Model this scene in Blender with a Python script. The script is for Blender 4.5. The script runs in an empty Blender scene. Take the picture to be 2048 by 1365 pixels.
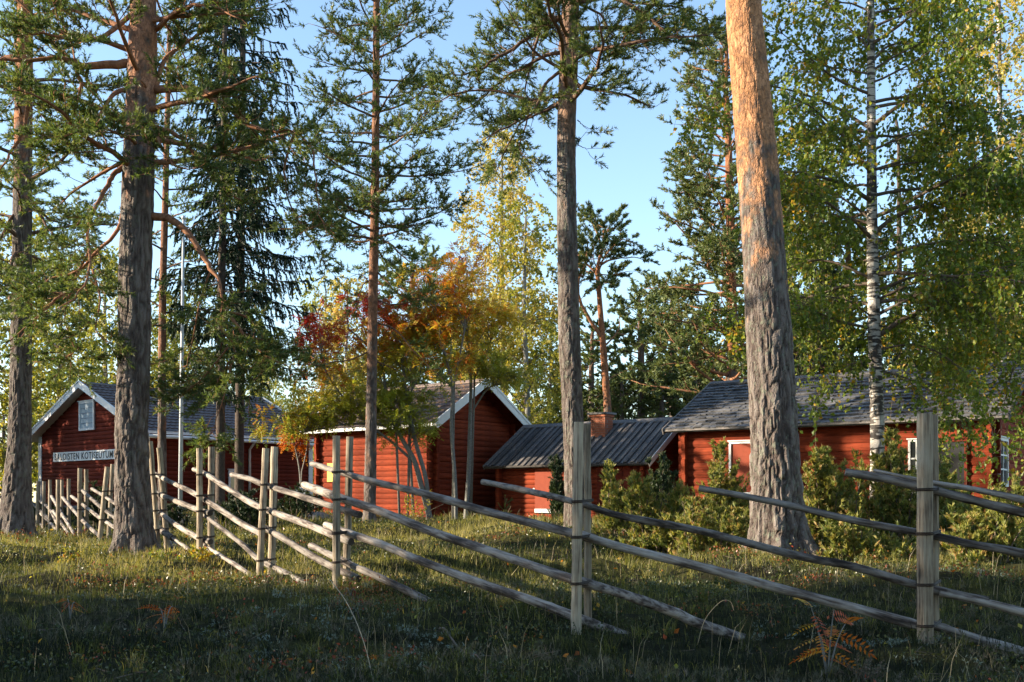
import bpy, math, random
import numpy as np

SC = bpy.context.scene
COL = SC.collection
# ------------------------------------------------------------------ camera, world, sun, exposure
F, HOR, EYE = 2200.0, 1003.0, 1.06
cam_d = bpy.data.cameras.new('camera')
cam = bpy.data.objects.new('camera', cam_d)
COL.objects.link(cam)
cam.location = (0, 0, EYE)
cam.rotation_euler = (math.radians(90), 0, 0)
cam_d.sensor_width = 36.0
cam_d.lens = F / 2048 * 36
cam_d.shift_y = (HOR - 682.5) / 2048
cam_d.clip_end = 2000
SC.camera = cam

SUN_AZ, SUN_EL = 3.5, 16.0          # degrees behind due left of the camera, and above the horizon
w = bpy.data.worlds.new('World')
SC.world = w
w.use_nodes = True
nt = w.node_tree
nt.nodes.clear()
wo = nt.nodes.new('ShaderNodeOutputWorld')
bg = nt.nodes.new('ShaderNodeBackground')
sky = nt.nodes.new('ShaderNodeTexSky')
sky.sky_type = 'NISHITA'
sky.sun_disc = False
sky.sun_elevation = math.radians(SUN_EL)
# sun stands at azimuth (from +Y, clockwise towards +X): due left is 270 deg
sky.sun_rotation = math.radians(270 - SUN_AZ)
sky.air_density = 1.0
sky.dust_density = 0.3
sky.ozone_density = 1.7
bg.inputs['Strength'].default_value = 0.15
nt.links.new(sky.outputs[0], bg.inputs[0])
nt.links.new(bg.outputs[0], wo.inputs[0])
sd = bpy.data.lights.new('sun', 'SUN')
sd.energy = 5.0
sd.angle = math.radians(0.53)
sd.color = (1.0, 0.86, 0.66)
sun = bpy.data.objects.new('sun', sd)
COL.objects.link(sun)
_a, _e = math.radians(SUN_AZ), math.radians(SUN_EL)
from mathutils import Vector, Matrix
SUNV = Vector((math.cos(_a) * math.cos(_e), math.sin(_a) * math.cos(_e), -math.sin(_e)))   # direction the light travels
sun.rotation_euler = SUNV.to_track_quat('-Z', 'Y').to_euler()
SC.view_settings.view_transform = 'Standard'
SC.view_settings.look = 'None'
SC.view_settings.gamma = 1.0
SC.view_settings.exposure = 1.38
SC.view_settings.use_curve_mapping = False
SC.render.engine = 'CYCLES'
SC.cycles.use_denoising = True
SC.cycles.max_bounces = 6
SC.cycles.diffuse_bounces = 3
SC.cycles.transmission_bounces = 3
SC.cycles.transparent_max_bounces = 4
SC.cycles.caustics_reflective = False
SC.cycles.caustics_refractive = False

# ------------------------------------------------------------------ helpers
def P(x, y, d):
    """point seen at photo pixel (x, y) at a distance of d metres"""
    return np.array([(x - 1024) / F * d, d, EYE - (y - HOR) / F * d])

def tag(o, label=None, cat=None, group=None, kind=None):
    if label: o['label'] = label
    if cat: o['category'] = cat
    if group: o['group'] = group
    if kind: o['kind'] = kind
    return o

def empty(name, loc=(0, 0, 0), rz=0.0, label=None, cat=None, group=None):
    o = bpy.data.objects.new(name, None)
    COL.objects.link(o)
    o.location = [float(c) for c in loc]
    o.rotation_euler = (0, 0, rz)
    o.empty_display_size = 0.2
    return tag(o, label, cat, group)

class G:
    """collects vertices and faces, then builds one mesh"""
    def __init__(s):
        s.V, s.Q, s.T, s.t, s.n = [], [], [], [], 0
    def add(s, V, Q=None, T=None, tone=None):
        V = np.asarray(V, dtype=np.float64).reshape(-1, 3)
        if Q is not None and len(Q): s.Q.append(np.asarray(Q, dtype=np.int64).reshape(-1, 4) + s.n)
        if T is not None and len(T): s.T.append(np.asarray(T, dtype=np.int64).reshape(-1, 3) + s.n)
        s.V.append(V)
        if tone is None: tone = 0.5
        s.t.append(np.broadcast_to(np.asarray(tone, dtype=np.float64), (len(V),)))
        s.n += len(V)
    def mesh(s, name, mat=None, smooth=False, off=None):
        V = np.concatenate(s.V) if s.V else np.zeros((0, 3))
        if off is not None: V = V - np.asarray(off)
        Q = np.concatenate(s.Q) if s.Q else np.zeros((0, 4), dtype=np.int64)
        T = np.concatenate(s.T) if s.T else np.zeros((0, 3), dtype=np.int64)
        me = bpy.data.meshes.new(name)
        me.vertices.add(len(V))
        me.vertices.foreach_set('co', V.astype(np.float32).ravel())
        nl = Q.size + T.size
        me.loops.add(nl)
        me.loops.foreach_set('vertex_index', np.concatenate([Q.ravel(), T.ravel()]).astype(np.int32))
        nf = len(Q) + len(T)
        me.polygons.add(nf)
        st = np.concatenate([np.arange(len(Q)) * 4, Q.size + np.arange(len(T)) * 3])
        me.polygons.foreach_set('loop_start', st.astype(np.int32))
        me.polygons.foreach_set('use_smooth', np.full(nf, bool(smooth)))
        at = me.attributes.new('tone', 'FLOAT', 'POINT')
        at.data.foreach_set('value', np.concatenate(s.t).astype(np.float32) if s.t else np.zeros(0, np.float32))
        me.update(calc_edges=True)
        me.validate()
        if mat: me.materials.append(mat)
        return me
    def build(s, name, mat=None, parent=None, smooth=False, off=None, local=False):
        """local=False: vertices are world coordinates; they are stored relative to the parent's place"""
        if off is None and parent is not None and not local:
            off = world_loc(parent)
        o = bpy.data.objects.new(name, s.mesh(name, mat, smooth, off))
        COL.objects.link(o)
        if parent is not None: o.parent = parent
        return o

def world_loc(o):
    l = np.zeros(3)
    while o is not None:
        l += np.array(o.location); o = o.parent
    return l

def norm(a):
    a = np.asarray(a, dtype=float)
    return a / np.maximum(np.linalg.norm(a, axis=-1, keepdims=True), 1e-9)

def tube(g, pts, rad, k=6, cap=True, tone=0.5, disp=None):
    pts = np.asarray(pts, float); n = len(pts)
    rad = np.broadcast_to(np.asarray(rad, float), (n,))
    T = norm(np.gradient(pts, axis=0))
    m = np.abs(T.mean(0))
    ref = np.array([0, 0, 1.0]) if m[2] < 0.75 * np.linalg.norm(m) + 1e-9 else np.array([0, 1.0, 0])
    A = norm(np.cross(T, ref)); B = np.cross(T, A)
    a = np.linspace(0, 2 * np.pi, k, endpoint=False)
    R = rad[:, None] * np.ones(k)[None]
    if disp is not None: R = R + disp
    V = pts[:, None, :] + R[:, :, None] * (np.cos(a)[None, :, None] * A[:, None, :] + np.sin(a)[None, :, None] * B[:, None, :])
    i = np.arange(n - 1)[:, None] * k; j = np.arange(k)[None]; j2 = (j + 1) % k
    Q = np.stack([i + j, i + j2, i + k + j2, i + k + j], -1).reshape(-1, 4)
    V = V.reshape(-1, 3); Tt = []
    if cap:
        V = np.concatenate([V, pts[:1], pts[-1:]])
        c0, c1 = n * k, n * k + 1
        for q in range(k):
            Tt.append((c0, (q + 1) % k, q)); Tt.append((c1, (n - 1) * k + q, (n - 1) * k + (q + 1) % k))
    g.add(V, Q, Tt if Tt else None, tone)

def prisms(g, A, B, ra, rb, tone=0.5):
    """many thin three-sided twigs at once"""
    A = np.asarray(A, float); B = np.asarray(B, float); N = len(A)
    if N == 0: return
    T = norm(B - A); ref = np.where(np.abs(T[:, 2:3]) < 0.8, np.array([[0, 0, 1.0]]), np.array([[1.0, 0, 0]]))
    U = norm(np.cross(T, ref)); W = np.cross(T, U)
    V = np.zeros((N, 6, 3))
    ra = np.broadcast_to(ra, (N,)); rb = np.broadcast_to(rb, (N,))
    for q in range(3):
        c, s_ = math.cos(q * 2.0944), math.sin(q * 2.0944)
        o = c * U + s_ * W
        V[:, q] = A + o * ra[:, None]; V[:, 3 + q] = B + o * rb[:, None]
    b = np.arange(N)[:, None] * 6
    Q = np.concatenate([b + np.array([[q, (q + 1) % 3, 3 + (q + 1) % 3, 3 + q]]) for q in range(3)])
    g.add(V.reshape(-1, 3), Q, None, tone)

def box(g, x0, x1, y0, y1, z0, z1, tone=0.5):
    V = [(x, y, z) for z in (z0, z1) for y in (y0, y1) for x in (x0, x1)]
    Q = [(0, 2, 3, 1), (4, 5, 7, 6), (0, 1, 5, 4), (2, 6, 7, 3), (0, 4, 6, 2), (1, 3, 7, 5)]
    g.add(V, Q, None, tone)

def hexa(g, c8, tone=0.5):
    """box from eight corners: bottom four (counter-clockwise), top four"""
    g.add(c8, [(0, 3, 2, 1), (4, 5, 6, 7), (0, 1, 5, 4), (1, 2, 6, 5), (2, 3, 7, 6), (3, 0, 4, 7)], None, tone)

def vnoise(p, seed=0):
    """smooth value noise in 3-D, 0..1"""
    p = np.asarray(p, float); i = np.floor(p).astype(np.int64); f = p - i; f = f * f * (3 - 2 * f)
    def h(a):
        n = (a[..., 0] * 374761393 + a[..., 1] * 668265263 + a[..., 2] * 2147483647 + seed * 1274126177) & 0xFFFFFFFF
        n = ((n ^ (n >> 13)) * 1274126177) & 0xFFFFFFFF
        n = ((n ^ (n >> 15)) * 2246822519) & 0xFFFFFFFF
        return ((n ^ (n >> 16)) & 0xFFFF) / 65535.0
    r = 0
    for dx in (0, 1):
        for dy in (0, 1):
            for dz in (0, 1):
                wgt = (f[..., 0] if dx else 1 - f[..., 0]) * (f[..., 1] if dy else 1 - f[..., 1]) * (f[..., 2] if dz else 1 - f[..., 2])
                r = r + wgt * h(i + np.array([dx, dy, dz]))
    return r

def smooth_path(pts, sub=5):
    pts = np.asarray(pts, float)
    if len(pts) < 3:
        t = np.linspace(0, 1, sub + 1)[:, None]; return pts[0] * (1 - t) + pts[-1] * t
    q = np.vstack([2 * pts[0] - pts[1], pts, 2 * pts[-1] - pts[-2]]); out = []
    for i in range(1, len(q) - 2):
        for t in np.linspace(0, 1, sub, endpoint=False):
            a, b, c, d = q[i - 1], q[i], q[i + 1], q[i + 2]
            out.append(0.5 * ((2 * b) + (-a + c) * t + (2 * a - 5 * b + 4 * c - d) * t * t + (-a + 3 * b - 3 * c + d) * t ** 3))
    out.append(q[-2])
    return np.array(out)

# ------------------------------------------------------------------ terrain height
FENCE_KNOTS = [(-700, 70), (-200, 48), (80, 38), (119, 32.5), (160, 27.5), (205, 24), (316, 19.6), (402, 17.4), (532, 15.3), (686, 12.95), (1165, 9.95), (1858, 9.3), (2300, 8.9), (2700, 8.6)]
def fence_depth(x):
    xs = np.array([k[0] for k in FENCE_KNOTS]); iv = np.array([1 / k[1] for k in FENCE_KNOTS])
    return 1 / np.interp(x, xs, iv)
_cp = []
for x, y, d in [(1850, 1262, 9.3), (1155, 1250, 9.95), (680, 1185, 12.95), (532, 1162, 15.3), (402, 1120, 17.4), (316, 1100, 19.6),
                (200, 1090, 24), (160, 1085, 27.5), (90, 1068, 36), (272, 1106, 19), (35, 1076, 26), (1150, 1062, 22), (1565, 1118, 17),
                (1755, 1066, 21), (740, 1046, 27), (860, 1040, 33), (632, 1028, 37), (1020, 1040, 35), (1000, 1042, 33.5), (1285, 1042, 30),
                (1365, 1043, 29.5), (1985, 1052, 25), (2200, 1050, 24), (290, 1020, 38), (78, 1014, 43), (600, 1022, 43), (1100, 1042, 27),
                (1300, 1120, 18), (1950, 1150, 14), (900, 1110, 18), (1000, 1200, 13), (1500, 1210, 11.5), (600, 1050, 28), (450, 1062, 28)]:
    p = P(x, y, d); _cp.append(p)
for x in (-8, -4, 0, 4, 8):
    for y in (2, 6): _cp.append(np.array([x, y, -0.02]))
for x, y, d in [(2048, 1350, 8.8), (2250, 1400, 8.4), (1700, 1296, 9.3), (1500, 1305, 9.3), (1330, 1300, 9.4), (1950, 1320, 9.2), (1600, 1330, 8.2)]: _cp.append(P(x, y, d))
for x in (-60, -30, 0, 30, 60):
    for y in (60, 100, 160): _cp.append(np.array([x, y, 0.8]))
for x, y in ((-25, 10), (-25, 20), (-40, 30), (25, 10), (25, 20), (15, 6), (-15, 6), (-40, 8), (40, 8), (0, -20), (-30, -20), (30, -20)): _cp.append(np.array([x, y, 0.05]))
for x, y in ((16, 30), (25, 40), (-22, 40), (-30, 45), (-12, 50), (10, 50), (0, 45)): _cp.append(np.array([x, y, 0.75]))
_cp = np.array(_cp)
def height(x, y, bumps=True):
    x = np.asarray(x, float); y = np.asarray(y, float)
    sh = x.shape; xf = x.ravel(); yf = y.ravel(); out = np.empty(len(xf))
    for s in range(0, len(xf), 20000):
        a = xf[s:s + 20000]; b = yf[s:s + 20000]
        sc = 1.5 + 0.10 * np.maximum(b, 0)
        d2 = ((a[:, None] - _cp[None, :, 0]) ** 2 + (b[:, None] - _cp[None, :, 1]) ** 2) / sc[:, None] ** 2
        wg = 1 / (d2 + 0.12) ** 2
        out[s:s + 20000] = (wg * _cp[None, :, 2]).sum(1) / wg.sum(1)
    if bumps:
        q = np.stack([xf, yf, np.zeros_like(xf)], -1)
        amp = np.clip((yf - 3) / 12, 0.25, 1.0) * np.clip((60 - yf) / 20, 0.1, 1)
        out = out + amp * (0.20 * (vnoise(q * 0.55, 3) - 0.5) + 0.26 * np.clip(vnoise(q * 1.5, 4) - 0.45, -0.15, 1) ** 1.0) + 0.035 * (vnoise(q * 5.0, 5) - 0.5)
    return out.reshape(sh)
def H(x, y, bumps=True):
    return float(height(np.array([x]), np.array([y]), bumps)[0])

# ------------------------------------------------------------------ materials
def mat(name):
    m = bpy.data.materials.new(name); m.use_nodes = True
    n = m.node_tree; b = n.nodes['Principled BSDF']; o = n.nodes['Material Output']
    return m, n, b, o
def nd(n, t, **kw):
    x = n.nodes.new(t)
    for k, v in kw.items():
        if hasattr(x, k): setattr(x, k, v)
        else: x.inputs[k].default_value = v
    return x
def ramp(n, stops, interp='LINEAR'):
    r = n.nodes.new('ShaderNodeValToRGB'); r.color_ramp.interpolation = interp
    e = r.color_ramp.elements
    while len(e) > 1: e.remove(e[-1])
    e[0].position = stops[0][0]; e[0].color = (*stops[0][1], 1)
    for p_, c in stops[1:]:
        k = e.new(p_); k.color = (*c, 1)
    return r
def coords(n, scale=(1, 1, 1), src='Object'):
    tc = n.nodes.new('ShaderNodeTexCoord'); mp = n.nodes.new('ShaderNodeMapping')
    mp.inputs['Scale'].default_value = scale
    n.links.new(tc.outputs[src], mp.inputs[0]); return mp
def noise(n, vec, scale, detail=4, rough=0.55, dist=0.0):
    t = n.nodes.new('ShaderNodeTexNoise'); t.inputs['Scale'].default_value = scale
    t.inputs['Detail'].default_value = detail; t.inputs['Roughness'].default_value = rough
    t.inputs['Distortion'].default_value = dist
    n.links.new(vec.outputs[0], t.inputs['Vector']); return t
def mixc(n, fac, a, b, mode='MIX'):
    x = n.nodes.new('ShaderNodeMix'); x.data_type = 'RGBA'; x.blend_type = mode
    for s, v in ((0, fac), (6, a), (7, b)):
        if isinstance(v, bpy.types.NodeSocket): n.links.new(v, x.inputs[s])
        elif isinstance(v, (int, float)): x.inputs[s].default_value = v
        else: x.inputs[s].default_value = (*v, 1)
    return x.outputs[2]
def bump(n, h, strength, dist, b):
    x = n.nodes.new('ShaderNodeBump'); x.inputs['Strength'].default_value = strength; x.inputs['Distance'].default_value = dist
    n.links.new(h, x.inputs['Height']); n.links.new(x.outputs[0], b.inputs['Normal']); return x
def attr(n, name='tone'):
    a = n.nodes.new('ShaderNodeAttribute'); a.attribute_name = name; return a.outputs['Fac']
def rnd(n):
    return n.nodes.new('ShaderNodeObjectInfo').outputs['Random']
def mathn(n, op, a, b=0.0, clamp=False):
    x = n.nodes.new('ShaderNodeMath'); x.operation = op; x.use_clamp = clamp
    for s, v in ((0, a), (1, b)):
        if isinstance(v, bpy.types.NodeSocket): n.links.new(v, x.inputs[s])
        else: x.inputs[s].default_value = v
    return x.outputs[0]

def leaf_mat(name, stops, trans=0.35, rough=0.5, tstops=None):
    m, n, b, o = mat(name)
    r = ramp(n, stops); n.links.new(attr(n), r.inputs[0])
    n.links.new(r.outputs[0], b.inputs['Base Color'])
    b.inputs['Roughness'].default_value = rough
    b.inputs['Specular IOR Level'].default_value = 0.35
    if trans > 0:
        tr = n.nodes.new('ShaderNodeBsdfTranslucent')
        c2 = mixc(n, 1.0, r.outputs[0], (1.5, 1.45, 0.7), 'MULTIPLY')
        n.links.new(c2, tr.inputs[0])
        mx = n.nodes.new('ShaderNodeMixShader'); mx.inputs[0].default_value = trans
        n.links.new(b.outputs[0], mx.inputs[1]); n.links.new(tr.outputs[0], mx.inputs[2])
        n.links.new(mx.outputs[0], o.inputs[0])
    return m

def bark_pine(name, z0=6.0, zw=3.0, lichen=0.3, upper=(0.42, 0.17, 0.075)):
    m, n, b, o = mat(name)
    mp = coords(n, (1, 1, 0.22))
    n1 = noise(n, mp, 22, 5, 0.65, 0.6); n2 = noise(n, mp, 60, 3)
    mp3 = coords(n, (1, 1, 0.6)); n3 = noise(n, mp3, 5, 4, 0.6); n4 = noise(n, mp3, 14, 4, 0.7)
    low = ramp(n, [(0.22, (0.045, 0.033, 0.027)), (0.42, (0.115, 0.088, 0.075)), (0.58, (0.19, 0.155, 0.135)), (0.75, (0.27, 0.235, 0.21))]); n.links.new(mathn(n, 'ADD', mathn(n, 'MULTIPLY', n1.outputs[0], 0.55), mathn(n, 'MULTIPLY', attr(n), 0.45)), low.inputs[0])
    lc = ramp(n, [(0.52, (0, 0, 0)), (0.66, (1, 1, 1))]); n.links.new(n4.outputs[0], lc.inputs[0])
    lowc = mixc(n, mathn(n, 'MULTIPLY', lc.outputs[0], lichen), low.outputs[0], (0.21, 0.235, 0.17))
    up = ramp(n, [(0.3, tuple(c * 0.62 for c in upper)), (0.5, upper), (0.7, tuple(min(1, c * 1.35 + 0.04) for c in upper))]); n.links.new(n3.outputs[0], up.inputs[0])
    gp = n.nodes.new('ShaderNodeNewGeometry'); sx = n.nodes.new('ShaderNodeSeparateXYZ'); n.links.new(gp.outputs['Position'], sx.inputs[0])
    t = mathn(n, 'SUBTRACT', sx.outputs[2], z0 - zw / 2); t = mathn(n, 'DIVIDE', t, zw)
    jig = mathn(n, 'MULTIPLY', mathn(n, 'SUBTRACT', n3.outputs[0], 0.5), 2.6); t = mathn(n, 'ADD', t, jig)
    st = ramp(n, [(0.25, (0, 0, 0)), (0.75, (1, 1, 1))]); n.links.new(t, st.inputs[0])
    c = mixc(n, st.outputs[0], lowc, up.outputs[0]); n.links.new(c, b.inputs['Base Color'])
    b.inputs['Roughness'].default_value = 0.85; b.inputs['Specular IOR Level'].default_value = 0.2
    vo = n.nodes.new('ShaderNodeTexVoronoi'); vo.feature = 'DISTANCE_TO_EDGE'; vo.inputs['Scale'].default_value = 13
    mv = coords(n, (1, 1, 0.55)); wn = noise(n, mv, 6, 3); va = n.nodes.new('ShaderNodeVectorMath'); va.operation = 'MULTIPLY_ADD'
    n.links.new(wn.outputs['Color'], va.inputs[0]); va.inputs[1].default_value = (.25, .25, .25); n.links.new(mv.outputs[0], va.inputs[2]); n.links.new(va.outputs[0], vo.inputs['Vector'])
    fe = ramp(n, [(0.0, (0, 0, 0)), (0.10, (1, 1, 1))]); n.links.new(vo.outputs['Distance'], fe.inputs[0])
    fk = ramp(n, [(0.50, (0, 0, 0)), (0.60, (1, 1, 1))]); n.links.new(n4.outputs[0], fk.inputs[0])
    cu = mixc(n, mathn(n, 'MULTIPLY', fk.outputs[0], 0.75), up.outputs[0], tuple(c_ * 0.42 for c_ in (upper[0] * .9, upper[1], upper[2] * 1.3)))
    edge = mathn(n, 'MULTIPLY', mathn(n, 'SUBTRACT', 1.0, fe.outputs[0]), 0.55); cu = mixc(n, edge, cu, tuple(c_ * 0.5 for c_ in upper))
    n.links.new(mixc(n, st.outputs[0], lowc, cu), b.inputs['Base Color'])
    hh = mathn(n, 'ADD', mathn(n, 'ADD', n1.outputs[0], mathn(n, 'MULTIPLY', n2.outputs[0], 0.4)), mathn(n, 'ADD', mathn(n, 'MULTIPLY', fe.outputs[0], 0.35), mathn(n, 'MULTIPLY', n4.outputs[0], 0.5)))
    bump(n, hh, 0.9, 0.03, b)
    return m

def bark_plain(name, c0, c1, sc=20, zs=0.3, bs=0.6):
    m, n, b, o = mat(name)
    mp = coords(n, (1, 1, zs)); n1 = noise(n, mp, sc, 5, 0.65, 0.3)
    r = ramp(n, [(0.35, c0), (0.65, c1)]); n.links.new(n1.outputs[0], r.inputs[0]); n.links.new(r.outputs[0], b.inputs['Base Color'])
    b.inputs['Roughness'].default_value = 0.85; b.inputs['Specular IOR Level'].default_value = 0.2
    bump(n, n1.outputs[0], bs, 0.015, b); return m

def bark_birch(name):
    m, n, b, o = mat(name)
    mp = coords(n, (0.55, 0.55, 3.2)); n1 = noise(n, mp, 6, 5, 0.6, 0.4)
    mp2 = coords(n, (1, 1, 0.9)); n2 = noise(n, mp2, 2.6, 3, 0.5, 0.6); n3 = noise(n, coords(n, (1, 1, 6)), 18, 3)
    w1 = ramp(n, [(0.3, (0.44, 0.38, 0.32)), (0.7, (0.66, 0.62, 0.56))]); n.links.new(n3.outputs[0], w1.inputs[0])
    k = ramp(n, [(0.50, (0, 0, 0)), (0.54, (1, 1, 1))]); n.links.new(n1.outputs[0], k.inputs[0])
    k2 = ramp(n, [(0.54, (0, 0, 0)), (0.60, (1, 1, 1))]); n.links.new(n2.outputs[0], k2.inputs[0])
    f = mathn(n, 'MAXIMUM', k.outputs[0], k2.outputs[0])
    c = mixc(n, f, w1.outputs[0], (0.055, 0.045, 0.038)); n.links.new(c, b.inputs['Base Color'])
    b.inputs['Roughness'].default_value = 0.7; bump(n, f, 0.5, 0.012, b); return m

def paint_red(name, c=(0.225, 0.041, 0.017)):
    m, n, b, o = mat(name)
    mp = coords(n, (0.25, 0.25, 1.6)); n1 = noise(n, mp, 14, 5, 0.6); n2 = noise(n, coords(n), 1.3, 3)
    r = ramp(n, [(0.3, tuple(x * 0.62 for x in c)), (0.5, c), (0.72, tuple(x * 1.25 for x in c))]); n.links.new(n1.outputs[0], r.inputs[0])
    v = ramp(n, [(0.0, (0.78, 0.76, 0.76)), (1.0, (1.18, 1.2, 1.2))]); n.links.new(rnd(n), v.inputs[0])
    c1 = mixc(n, 1.0, r.outputs[0], v.outputs[0], 'MULTIPLY')
    v2 = ramp(n, [(0.35, (0.72, 0.70, 0.72)), (0.65, (1.15, 1.15, 1.1))]); n.links.new(n2.outputs[0], v2.inputs[0])
    c2 = mixc(n, 1.0, c1, v2.outputs[0], 'MULTIPLY')
    n5 = noise(n, coords(n, (0.5, 0.5, 5)), 9, 6, 0.75, 0.4); g5 = ramp(n, [(0.56, (0, 0, 0)), (0.72, (1, 1, 1))]); n.links.new(n5.outputs[0], g5.inputs[0])
    c3 = mixc(n, mathn(n, 'MULTIPLY', g5.outputs[0], 0.5), c2, (0.17, 0.085, 0.07))
    n6 = noise(n, coords(n, (2.2, 2.2, 0.3)), 3, 5, 0.7); g6 = ramp(n, [(0.55, (0, 0, 0)), (0.75, (1, 1, 1))]); n.links.new(n6.outputs[0], g6.inputs[0])
    n.links.new(mixc(n, mathn(n, 'MULTIPLY', g6.outputs[0], 0.55), c3, (0.09, 0.022, 0.014)), b.inputs['Base Color'])
    b.inputs['Roughness'].default_value = 0.9; b.inputs['Specular IOR Level'].default_value = 0.15
    bump(n, n1.outputs[0], 0.5, 0.01, b); return m

def wood(name, stops, stretch=(1, 1, 0.06), sc=40, rough=0.8, bs=0.5, vary=0.25, src='Object'):
    m, n, b, o = mat(name)
    mp = coords(n, stretch, src); n1 = noise(n, mp, sc, 5, 0.6, 0.2)
    mp2 = coords(n, (1, 1, 1), src); n2 = noise(n, mp2, 2.2, 4, 0.6)
    r = ramp(n, stops); f = mathn(n, 'ADD', mathn(n, 'MULTIPLY', n1.outputs[0], 0.6), mathn(n, 'MULTIPLY', n2.outputs[0], 0.4)); n.links.new(f, r.inputs[0])
    v = ramp(n, [(0, (1 - vary,) * 3), (1, (1 + vary,) * 3)]); n.links.new(rnd(n), v.inputs[0])
    n.links.new(mixc(n, 1.0, r.outputs[0], v.outputs[0], 'MULTIPLY'), b.inputs['Base Color'])
    b.inputs['Roughness'].default_value = rough; b.inputs['Specular IOR Level'].default_value = 0.3
    bump(n, n1.outputs[0], bs, 0.008, b); return m

def flat(name, c, rough=0.6, spec=0.3, var=0.12):
    m, n, b, o = mat(name)
    n1 = noise(n, coords(n), 9, 5, 0.7)
    r = ramp(n, [(0.3, tuple(x * (1 - var) for x in c)), (0.7, tuple(min(1, x * (1 + var)) for x in c))]); n.links.new(n1.outputs[0], r.inputs[0])
    n.links.new(r.outputs[0], b.inputs['Base Color']); b.inputs['Roughness'].default_value = rough; b.inputs['Specular IOR Level'].default_value = spec
    return m

M = {}
M['red'] = paint_red('falu_red_paint')
M['red_dark'] = paint_red('falu_red_dark', (0.155, 0.026, 0.014))  # same red paint in a darker tone
M['red_smooth'] = flat('red_boarding', (0.27, 0.060, 0.032), 0.8, 0.2)
M['white'] = flat('white_paint', (0.74, 0.74, 0.72), 0.55, 0.3, 0.06)
M['black'] = flat('black_letters', (0.02, 0.02, 0.022), 0.6)
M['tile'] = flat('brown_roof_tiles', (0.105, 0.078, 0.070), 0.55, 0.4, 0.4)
M['tile_pale'] = flat('grey_brown_roof_tiles', (0.21, 0.155, 0.125), 0.7, 0.3, 0.4)  # paler and warmer than the other roof tiles
M['shingle'] = wood('weathered_shingle', [(0.3, (0.05, 0.052, 0.058)), (0.5, (0.115, 0.115, 0.12)), (0.7, (0.22, 0.205, 0.195))], (1, 0.08, 1), 40, 0.6, 0.5, 0.4)
M['roofboard'] = wood('weathered_roof_board', [(0.3, (0.05, 0.05, 0.054)), (0.5, (0.125, 0.118, 0.115)), (0.7, (0.27, 0.215, 0.175))], (1, 0.07, 1), 34, 0.95, 0.8, 0.45)
M['brick'] = flat('chimney_brick', (0.42, 0.15, 0.085), 0.85, 0.2, 0.3)
M['mortar'] = flat('mortar', (0.32, 0.27, 0.23), 0.9, 0.2)
M['stone'] = flat('foundation_stone', (0.22, 0.21, 0.20), 0.9, 0.2, 0.4)
M['post'] = wood('fence_post_wood', [(0.36, (0.06, 0.046, 0.034)), (0.44, (0.23, 0.175, 0.12)), (0.53, (0.39, 0.315, 0.22)), (0.66, (0.50, 0.43, 0.32))], (1, 1, 0.045), 55, 0.8, 0.8, 0.2)
M['rail'] = wood('fence_rail_wood', [(0.38, (0.035, 0.027, 0.022)), (0.45, (0.11, 0.085, 0.070)), (0.51, (0.23, 0.195, 0.165)), (0.60, (0.37, 0.33, 0.285)), (0.68, (0.38, 0.27, 0.20))], (0.10, 1, 1), 26, 0.8, 1.0, 0.3)
M['endgrain'] = flat('sawn_end', (0.07, 0.055, 0.045), 0.9, 0.2, 0.4)
M['wire'] = flat('rusty_wire', (0.045, 0.03, 0.022), 0.7)
M['glass'] = flat('dark_window_glass', (0.02, 0.025, 0.03), 0.08, 0.6)
M['shutter'] = flat('pale_blue_boards', (0.36, 0.43, 0.47), 0.7, 0.2)
M['yellow'] = flat('yellow_plate', (0.75, 0.6, 0.05), 0.5)
M['blue'] = flat('blue_paint', (0.08, 0.16, 0.34), 0.5)
M['needle'] = leaf_mat('pine_needles', [(0, (0.045, 0.080, 0.030)), (0.45, (0.105, 0.155, 0.048)), (0.8, (0.19, 0.215, 0.065)), (1.0, (0.27, 0.21, 0.08))], 0.38, 0.45)
M['needle_far'] = leaf_mat('far_pine_needles', [(0, (0.055, 0.088, 0.036)), (0.5, (0.14, 0.18, 0.06)), (1, (0.25, 0.25, 0.085))], 0.2, 0.5)
M['spruce'] = leaf_mat('spruce_needles', [(0, (0.010, 0.026, 0.012)), (0.6, (0.026, 0.052, 0.02)), (1, (0.06, 0.085, 0.03))], 0.12, 0.5)
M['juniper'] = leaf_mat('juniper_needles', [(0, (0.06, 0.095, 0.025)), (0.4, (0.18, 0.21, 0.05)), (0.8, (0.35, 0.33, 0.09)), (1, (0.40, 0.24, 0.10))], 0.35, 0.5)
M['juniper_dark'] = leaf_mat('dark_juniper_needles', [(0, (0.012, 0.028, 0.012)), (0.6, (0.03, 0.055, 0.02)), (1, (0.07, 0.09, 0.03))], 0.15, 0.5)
M['birch_leaf'] = leaf_mat('birch_leaves', [(0, (0.095, 0.15, 0.025)), (0.55, (0.20, 0.26, 0.038)), (0.86, (0.34, 0.32, 0.045)), (0.93, (0.48, 0.33, 0.03)), (1, (0.52, 0.30, 0.03))], 0.42, 0.4)
M['birch_yellow'] = leaf_mat('yellow_birch_leaves', [(0, (0.26, 0.24, 0.06)), (0.5, (0.48, 0.39, 0.10)), (1, (0.60, 0.42, 0.14))], 0.42, 0.5)
M['birch_olive'] = leaf_mat('olive_birch_leaves', [(0, (0.12, 0.16, 0.03)), (0.5, (0.27, 0.27, 0.05)), (1, (0.45, 0.37, 0.07))], 0.42, 0.5)
M['rowan_red'] = leaf_mat('rowan_leaves_red', [(0, (0.34, 0.022, 0.02)), (0.3, (0.44, 0.045, 0.025)), (0.48, (0.52, 0.15, 0.025)), (0.62, (0.42, 0.30, 0.04)), (1, (0.30, 0.34, 0.045))], 0.35, 0.5)
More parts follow.
